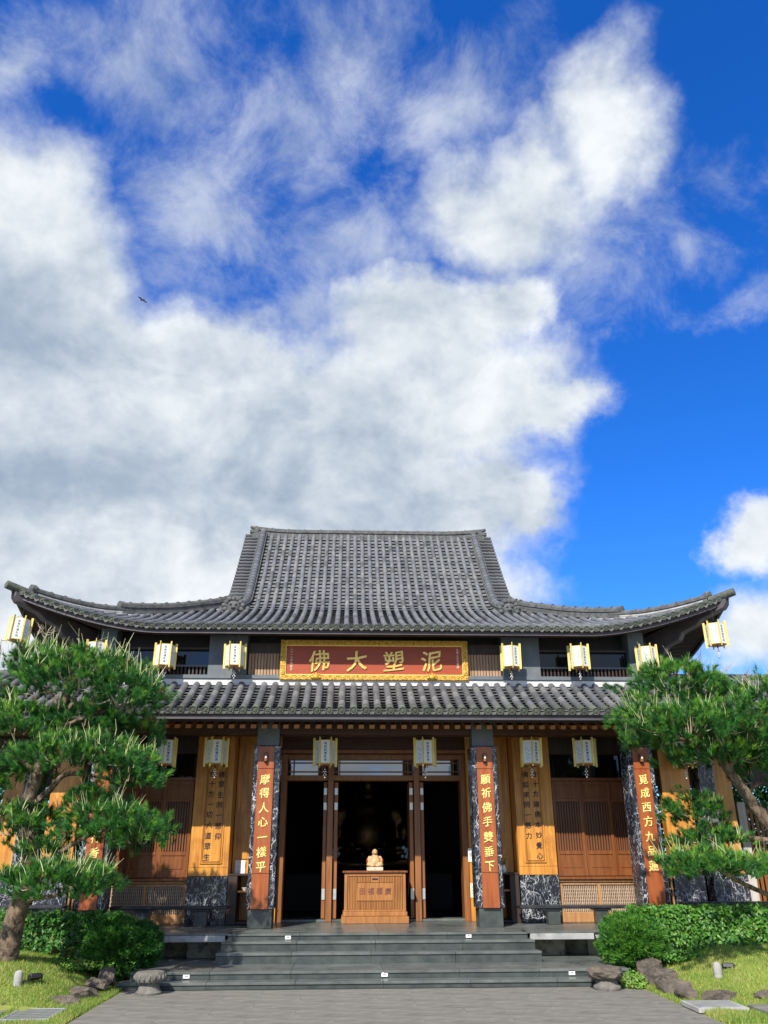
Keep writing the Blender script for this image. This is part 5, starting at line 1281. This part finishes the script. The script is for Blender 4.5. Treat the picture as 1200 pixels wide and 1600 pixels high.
def pine(label, base, pads, trunk, limbs, dens, shoot, lit=0.45, top=()):
    t = thing('pine_tree', label, 'pine tree', base, group='trained pines in front of the hall', inplace=True)
    pts = [Vector(p[:3]) for p in trunk]; rad = [p[3] for p in trunk]
    # smooth the trunk
    def spl(pts, rad, k=5):
        P_ = []; R_ = []
        for i in range(len(pts)-1):
            p0, p1, p2, p3 = pts[max(i-1, 0)], pts[i], pts[i+1], pts[min(i+2, len(pts)-1)]
            for j in range(k):
                u = j/k; P_.append(.5*((2*p1)+(p2-p0)*u+(2*p0-5*p1+4*p2-p3)*u*u+(3*p1-p0-3*p2+p3)*u**3)); R_.append(rad[i]+(rad[i+1]-rad[i])*u)
        return P_+[pts[-1]], R_+[rad[-1]]
    P_, R_ = spl(pts, rad, 16); tb = MB().tube(P_, R_, 22, wob=.06)
    for i in range(len(P_)):
        for k in range(22):
            q = Vector(tb.v[i*22+k]); d_ = q-P_[i]; nz = noise.noise(Vector((q.x*26, q.y*26, q.z*9)))+.6*noise.noise(Vector((q.x*55, q.y*55, q.z*22)))
            tb.v[i*22+k] = tuple(P_[i]+d_*(1+.16*(1-2*abs(nz))-.05))
    tm = tb.mesh('trunk', M['bark'], smooth=True); link('trunk', tm, t)
    for lb in limbs:
        q, r_ = spl([Vector(p[:3]) for p in lb], [p[3]*.72 for p in lb], 7); link('branch', MB().tube(q, r_, 9, wob=.25).mesh('branch', M['bark'], smooth=True), t)
    tw = MB()
    AV, AF, AM = [], [], []; CV, CF = [], []; off = 0; coff = 0
    for (X, Y, Z, rx, rz, *o_) in pads:
        ry = (rx*.75+.12); fl = o_[0] if o_ else 1.0
        # sub clumps over the pad
        area = rx*ry; nc = int(max(16, area*215*dens))
        th = rng.random(nc)*2*PI; rr = np.sqrt(rng.random(nc))
        cx = X+rx*rr*np.cos(th); cy = Y+ry*rr*np.sin(th); hgt = np.sqrt(np.clip(1-rr**2, 0, 1))
        wild = rng.random(nc) < .22; wk = 1.1+.35*rng.random(nc); cx = np.where(wild, X+(cx-X)*wk, cx); cy = np.where(wild, Y+(cy-Y)*1.2, cy)
        cz = Z-rz*.6+rz*1.55*hgt*np.where(rng.random(nc) < .62, 1.0, rng.random(nc)**.7)-.15*rz*rr + rng.normal(0, .05*rz+.012, nc)
        out = np.stack([(cx-X)/rx, (cy-Y)/ry, .55+0*cx], 1)
        C = np.stack([cx, cy, cz], 1)
        # twig from the pad heart to each of some clumps
        for k in range(0, nc, 9):
            a = Vector((X+.5*(cx[k]-X), Y+.5*(cy[k]-Y), Z-rz*.42)); c_ = Vector(C[k])
            tw.tube([a, a.lerp(c_, .5)+Vector((0, 0, -.03)), c_], [.009, .007, .004], 4, False)
        nt = 7
        Pt = (C[:, None, :]+rng.normal(0, .042, (nc, nt, 3))).reshape(-1, 3)
        Dt = (out[:, None, :]*.8+rng.normal(0, .38, (nc, nt, 3))+np.array([0, 0, .35])).reshape(-1, 3)
        per = 44
        V, F = tufts(Pt, Dt, per, .09, .0031, .40)
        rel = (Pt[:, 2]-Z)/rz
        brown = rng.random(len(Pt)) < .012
        cm = np.where(rng.random(len(Pt)) < .10+lit*.35*np.clip(rel+.3, 0, 1), 2, np.where(rng.random(len(Pt)) < .55, 1, 0))  # higher tufts get more light needles: sunlit tops put into the colour
        cm = np.where(brown, 3, cm); AV.append(V); AF.append(F+off); off += len(V); AM.append(np.repeat(cm, per))
        # candles on the upper side
        up_i = np.where((rng.random(nc) < shoot) & (hgt > .15) & (cz > Z-.1*rz))[0]
        if len(up_i):
            g = rng.integers(2, 6, len(up_i)); src = np.repeat(up_i, g); Pc = C[src]+rng.normal(0, .03, (len(src), 3)); Dc = np.stack([rng.normal(0, .28, len(src))+.18*out[src, 0], rng.normal(0, .28, len(src)), np.ones(len(src))], 1)
            L = (.08+.20*rng.random(len(src))**1.6)*(1.35 if Z > 3.7 else 1.0)
            V, F = cones(Pc, Dc, L, .0038+.0024*rng.random(len(src))); CV.append(V); CF.append(F+coff); coff += len(V)
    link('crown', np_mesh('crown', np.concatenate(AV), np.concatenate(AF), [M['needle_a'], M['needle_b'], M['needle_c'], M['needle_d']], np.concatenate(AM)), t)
    cn = link('candles', np_mesh('candles', np.concatenate(CV), np.concatenate(CF), M['candle']), t); cn['kind'] = 'stuff'
    link('twigs', tw.mesh('twigs', M['twig']), t)['kind'] = 'stuff'
    # bare leading shoots at the top
    if top:
        for (x, y, z, h) in top:
            mb = MB(); p = Vector((x, y, z)); q = p+Vector((random.gauss(0, .06), random.gauss(0, .05), h)); mb.tube([p, p.lerp(q, .5)+Vector((.01, 0, 0)), q], [.012, .009, .004], 5)
            for k in range(7):
                c_ = p.lerp(q, .45+.08*k); d = Vector((random.gauss(0, .07), random.gauss(0, .07), random.uniform(.03, .1))); mb.tube([c_, c_+d*.6, c_+d+Vector((0, 0, .03))], [.006, .005, .003], 4, False)
            link('leading_shoot', mb.mesh('leading_shoot', M['twig']), t)

PL = [(-4.56,12.7,4.25,1.06,.42),(-3.81,12.5,4.0,.55,.28),(-5.33,12.4,3.53,.6,.3),(-4.37,12.3,3.08,.97,.28),(-3.63,12.3,2.86,.47,.28),(-5.04,12.6,2.17,.58,.30),(-3.76,12.2,2.2,.72,.25),(-3.35,12.1,2.0,.36,.17),(-4.38,11.8,1.47,.66,.20),(-3.84,11.8,1.49,.36,.18),(-5.37,13.0,4.53,.49,.32),(-4.5,12.85,3.66,.75,.18),(-4.75,12.5,1.85,.3,.1),(-4.1,12.3,2.5,.35,.14),(-3.65,13.1,3.47,.3,.26),(-5.41,12.8,2.84,.42,.3),(-6.0,12.5,3.0,.6,.4),(-6.1,12.4,4.0,.6,.4)]
TL = [(-5.02,12.5,.30,.19),(-5.0,12.5,.55,.155),(-4.95,12.5,1.05,.125),(-4.85,12.5,1.6,.115),(-4.93,12.5,2.0,.10),(-5.03,12.5,2.35,.095),(-4.95,12.5,2.9,.08),(-4.85,12.55,3.5,.06),(-4.7,12.6,4.1,.04)]
LL = [[(-4.93,12.5,1.1,.07),(-4.7,12.3,1.25,.05),(-4.3,11.95,1.3,.035),(-3.95,11.8,1.42,.02)],[(-4.86,12.5,1.62,.07),(-4.55,12.4,1.75,.055),(-4.2,12.25,1.95,.04),(-3.8,12.2,2.1,.025),(-3.4,12.1,1.98,.012)],
      [(-5.03,12.5,2.35,.08),(-4.75,12.45,2.62,.065),(-4.45,12.35,2.85,.045),(-3.75,12.3,2.75,.025)],[(-5.0,12.5,2.45,.07),(-5.2,12.6,2.3,.05),(-5.35,12.7,2.15,.03)],[(-4.95,12.5,2.85,.06),(-5.3,12.45,3.1,.045),(-5.9,12.4,3.3,.03)],
      [(-4.86,12.5,3.45,.05),(-4.4,12.5,3.65,.04),(-3.8,12.5,3.85,.025)],[(-4.8,12.5,3.7,.045),(-4.95,12.6,4.0,.03),(-5.4,12.9,4.3,.02)],[(-4.9,12.5,3.3,.05),(-4.75,12.4,3.5,.04),(-4.6,12.6,3.95,.03)],[(-4.85,12.5,1.7,.06),(-5.0,12.55,2.0,.04),(-5.1,12.6,2.05,.03)]]
pine('tall trained pine with spreading needle pads on the left lawn', (-5.02, 12.5, .45), PL, TL, LL, 1.0, .40, .5,
     [(-5.5,12.9,4.75,.4),(-5.7,12.9,4.5,.45),(-5.9,12.8,4.4,.5),(-5.35,12.9,4.8,.3),(-6.1,12.6,4.2,.4)])
PR = [(4.54,12.6,4.22,.74,.32),(4.91,12.6,4.03,.55,.28),(3.86,12.3,3.70,.36,.24),(4.47,12.2,3.52,.88,.27),(5.21,12.0,3.58,.62,.33),(5.55,11.8,3.9,.36,.34),(4.03,12.5,3.34,.47,.2),(5.11,12.6,3.15,.79,.22),(4.64,12.8,2.39,.47,.24),(4.82,12.8,1.99,.45,.13),(4.12,11.8,1.67,.44,.13),(4.43,11.8,1.63,.52,.15),(5.0,12.0,1.62,.34,.10),(5.72,12.8,2.9,.4,.34),(5.9,12.3,3.4,.6,.4),(6.2,12.4,2.4,.5,.3)]
TR = [(6.35,12.5,.28,.17),(6.3,12.5,.7,.14),(6.1,12.5,1.3,.12),(5.85,12.5,1.85,.10),(5.5,12.5,2.3,.085),(5.22,12.5,2.75,.072),(5.0,12.45,3.1,.058),(4.8,12.4,3.6,.05),(4.65,12.5,4.0,.035)]
LR_ = [[(6.28,12.5,.75,.06),(5.8,12.3,1.0,.055),(5.38,12.2,1.2,.05),(4.8,12.0,1.42,.04),(4.4,11.85,1.6,.028),(4.0,11.8,1.62,.015)],[(5.8,12.5,1.95,.06),(5.4,12.6,1.98,.05),(4.95,12.7,2.12,.035),(4.65,12.8,2.3,.02)],[(5.3,12.5,2.6,.05),(5.6,12.6,2.75,.04),(5.75,12.8,2.85,.02)],
      [(5.0,12.45,3.1,.05),(4.5,12.3,3.3,.04),(3.9,12.3,3.5,.02)],[(5.1,12.45,2.95,.055),(5.3,12.2,3.3,.04),(5.5,11.9,3.7,.025)],[(4.8,12.4,3.6,.04),(4.95,12.5,3.9,.025)],[(5.2,12.5,2.75,.05),(5.15,12.6,3.05,.03)],[(4.75,12.7,2.14,.03),(4.7,12.75,2.0,.02),(5.0,12.8,1.95,.015)]]
pine('leaning trained pine at the right picture edge with a low horizontal branch', (6.35, 12.5, .4), PR, TR, LR_, 1.0, .32, 1.1,
     [(4.95,12.6,4.25,.42),(5.2,12.5,4.15,.3),(5.3,12.5,4.0,.28),(4.8,12.6,4.35,.25),(5.45,12.1,4.0,.3)])

def leaves(P, N, ln, wd, droop=.3):
    """folded pointed leaves (4 triangles) at points P facing N"""
    n = len(P); N = unit(N); a = unit(np.cross(N, rng.normal(0, 1, (n, 3)))); a[:, 2] -= droop; a = unit(a); w = unit(np.cross(a, N))
    L = (ln*(.65+.6*rng.random(n)))[:, None]; W = L*wd/ln
    V = np.stack([P, P+a*L*.45+w*W*.5+N*L*.05, P+a*L, P+a*L*.45-w*W*.5+N*L*.05, P+a*L*.5-N*L*.03], 1).reshape(-1, 3)
    F = np.array([[0, 1, 4], [1, 2, 4], [2, 3, 4], [3, 0, 4]]); F = (F[None]+5*np.arange(n)[:, None, None]).reshape(-1, 3)
    return V, F
def hedge(label, x0, x1, y0, y1, zb, zt, n, ln, split, seed, bare=.35):
    t = thing('hedge', label, 'hedge', ((x0+x1)/2, (y0+y1)/2, zb), inplace=True)
    u = rng.random((n, 3)); face = rng.random(n)
    X = x0+(x1-x0)*u[:, 0]; Y = y0+(y1-y0)*u[:, 1]**1.0; Z = zb+(zt-zb)*u[:, 2]
    fr = face < .62; tp = (face >= .62) & (face < .9)
    Y = np.where(fr, y0+.12*rng.random(n)**1.2, Y); Z = np.where(tp, zt-.09*rng.random(n), Z); X = np.where(face >= .94, np.where(rng.random(n) < .5, x0, x1), X)
    lump = np.array([noise.noise(Vector((a*2.2, c*2.2, seed))) for a, c in zip(X, Z)])
    Y -= lump*.14*fr; Z += np.array([noise.noise(Vector((a*2.6, c*3, seed+9))) for a, c in zip(X, Y)])*.05
    rel = (Z-zb)/(zt-zb)
    low = np.array([noise.noise(Vector((a*3.5, c*3.5, seed+4))) for a, c in zip(X, Z)])
    keep = (rel > bare) | (rng.random(n) < .30+.7*np.clip(low*2.2, 0, 1)) | (low > .12)
    X, Y, Z, fr, tp = X[keep], Y[keep], Z[keep], fr[keep], tp[keep]; n = len(X)
    N = np.stack([rng.normal(0, .55, n), np.where(fr, -1, 0)+rng.normal(0, .5, n), np.where(tp, 1.2, .35)+rng.normal(0, .45, n)], 1)
    V, F = leaves(np.stack([X, Y, Z], 1), N, ln, ln*.5)
    cm = np.where(rng.random(n) < split, 1, 0); cm = np.where(rng.random(n) < .012, 2, cm)
    link('foliage', np_mesh('foliage', V, F, [M['leaf_a'], M['leaf_b'], M['leaf_y']], np.repeat(cm, 4)), t)['kind'] = 'stuff'
    mb = MB()
    for k in range(int((x1-x0)*9)):
        x = random.uniform(x0, x1); y = random.uniform(y0+.08, y1); q = Vector((x+random.gauss(0, .12), y+random.gauss(0, .05), zt-.2))
        mb.tube([(x, y, zb-.05), Vector((x, y, zb)).lerp(q, .5)+Vector((random.gauss(0, .04), 0, 0)), q], [.014, .011, .007], 5, False)
    link('stems', mb.mesh('stems', M['bark']), t)
hedge('dark glossy leaf hedge behind the left pine trunk', -6.2, -3.95, 13.45, 14.25, .33, 1.0, 9500, .085, .12, 3, .55)
hedge('bright glossy leaf hedge behind the right lawn', 3.95, 7.0, 13.5, 14.4, .25, 1.04, 15000, .08, .5, 8, .42)
def round_bush(label, c, r, n, mats, ln):
    t = thing('round_bush', label, 'bush', (c[0], c[1], c[2]-r[2]), inplace=True)
    d = unit(rng.normal(0, 1, (n, 3))); lump = np.array([noise.noise(Vector(p)*2.6+Vector(c)) for p in d])+.5*np.array([noise.noise(Vector(p)*6+Vector(c)) for p in d])
    k = (.74+.24*lump+.16*rng.random(n))[:, None]
    P = np.array(c)+d*np.array(r)*k; keep = P[:, 2] > c[2]-r[2]*.92
    P, d = P[keep], d[keep]; n = len(P)
    D = d+np.array([0, 0, .7])+rng.normal(0, .35, (n, 3)); per = 12
    V, F = tufts(P, D, per, ln, .006, .42)
    cm = np.where(rng.random(n) < .35, 1, 0)
    link('foliage', np_mesh('foliage', V, F, [M[mats[0]], M[mats[1]]], np.repeat(cm, per)), t)['kind'] = 'stuff'
    mb = MB()
    for q in range(7):
        a = random.uniform(0, 2*PI); e = Vector((c[0]+r[0]*.6*math.cos(a), c[1]+r[1]*.6*math.sin(a), c[2]-.05)); b0 = Vector((c[0]+random.gauss(0, .05), c[1]+random.gauss(0, .05), c[2]-r[2]-.05))
        mb.tube([b0, b0.lerp(e, .5)+Vector((0, 0, -.08)), e], [.025, .018, .01], 6, False)
    link('stems', mb.mesh('stems', M['bark']), t)
round_bush('dark green clipped bush left of the steps', (-3.88, 13.55, .58), (.46, .42, .44), 7000, ('fine_a', 'fine_b'), .06)
round_bush('small dark green bush touching the steps on the left', (-3.48, 13.75, .56), (.27, .3, .34), 3000, ('fine_a', 'fine_a'), .06)
round_bush('bright green rounded bush right of the steps', (3.74, 13.6, .56), (.52, .45, .44), 9000, ('fine_b', 'fine_a'), .06)
def weeds(label, c, r, n, ln, mats, name='weed_clump', cat='plants'):
    t = thing(name, label, cat, c)
    a = rng.random(n)*2*PI; q = np.sqrt(rng.random(n)); P = np.stack([r[0]*q*np.cos(a), r[1]*q*np.sin(a), rng.random(n)*r[2]*(1-.6*q)+.01], 1)
    V, F = leaves(P, np.stack([rng.normal(0, .5, n), -.5+rng.normal(0, .5, n), .9+0*a], 1), ln, ln*.55, .05)
    link('foliage', np_mesh('foliage', V, F, [M[m_] for m_ in mats], np.repeat(rng.integers(0, len(mats), n), 4)), t)['kind'] = 'stuff'
weeds('bright green weeds between the boulder seat and the big right rock', (3.42, 12.78, G0), (.17, .3, .22), 420, .055, ('leaf_b', 'grass_a'))
weeds('low weeds at the foot of the right hedge', (4.9, 13.3, .36), (.95, .16, .16), 1500, .05, ('leaf_b', 'leaf_a'))
weeds('low grassy weeds at the foot of the left hedge', (-4.25, 13.2, .33), (.5, .16, .14), 800, .05, ('leaf_b', 'grass_a'))
weeds('single leafy sprout by the left corner of the landing', (-3.56, 13.3, .28), (.06, .06, .16), 40, .06, ('leaf_b',))
def shrub(label, c, r, n, ln, split, flowers=0, name='shrub', cat='shrub'):
    t = thing(name, label, cat, (c[0], c[1], G0), inplace=True)
    d = unit(rng.normal(0, 1, (n, 3))); lump = np.array([noise.noise(Vector(p)*2.2+Vector(c)) for p in d])
    P = np.array(c)+d*np.array(r)*(.62+.4*lump+.35*rng.random(n))[:, None]; keep = P[:, 2] > .15; P, d = P[keep], d[keep]; n = len(P)
    V, F = leaves(P, d+rng.normal(0, .5, (n, 3))+np.array([0, 0, .4]), ln, ln*.5)
    link('foliage', np_mesh('foliage', V, F, [M['leaf_a'], M['leaf_b']], np.repeat(np.where(rng.random(n) < split, 1, 0), 4)), t)['kind'] = 'stuff'
    if flowers:
        fl = d[:, 1] < -.1; idx = rng.choice(np.where(fl)[0], flowers*7); cen = P[rng.choice(np.where(fl)[0], flowers)]
        Pf = (cen[:, None, :]+rng.normal(0, .035, (flowers, 16, 3))).reshape(-1, 3); V, F = leaves(Pf, rng.normal(0, 1, (len(Pf), 3))+np.array([0, -.6, .4]), .06, .05); link('blossoms', np_mesh('blossoms', V, F, M['petal']), t)['kind'] = 'stuff'
    mb = MB()
    for k in range(6):
        e = Vector(c)+Vector((random.uniform(-.5, .5)*r[0], random.uniform(-.5, .5)*r[1], 0)); mb.tube([(c[0]+random.gauss(0, .15), c[1], .0), Vector((c[0], c[1], c[2]*.5)).lerp(e, .5), e], [.05, .035, .02], 6, False)
    link('stems', mb.mesh('stems', M['bark']), t)
shrub('flowering green shrub with red blossoms behind the right side screens', (7.0, 19.6, 2.1), (1.9, .8, 2.6), 9000, .15, .5, 30, 'flowering_shrub', 'flowering shrub')
shrub('tall green shrub farther back, past the far end of the brown slatted fence', (9.8, 20.2, 2.1), (2.0, 1.0, 2.6), 8000, .14, .4)
shrub('broad green shrub right behind the brown slatted fence', (8.2, 18.95, 1.9), (1.5, .6, 2.4), 7000, .13, .45)
shrub('bright leafy shrub seen through the gap behind the left pine', (-7.2, 19.6, 2.1), (2.0, .8, 2.6), 9000, .15, .6)
shrub('tall green shrub far left beyond the side screens', (-10.2, 20.2, 2.1), (2.0, 1.0, 2.6), 8000, .14, .4)
for o in bpy.data.objects:
    if 'inplace' in o: del o['inplace']
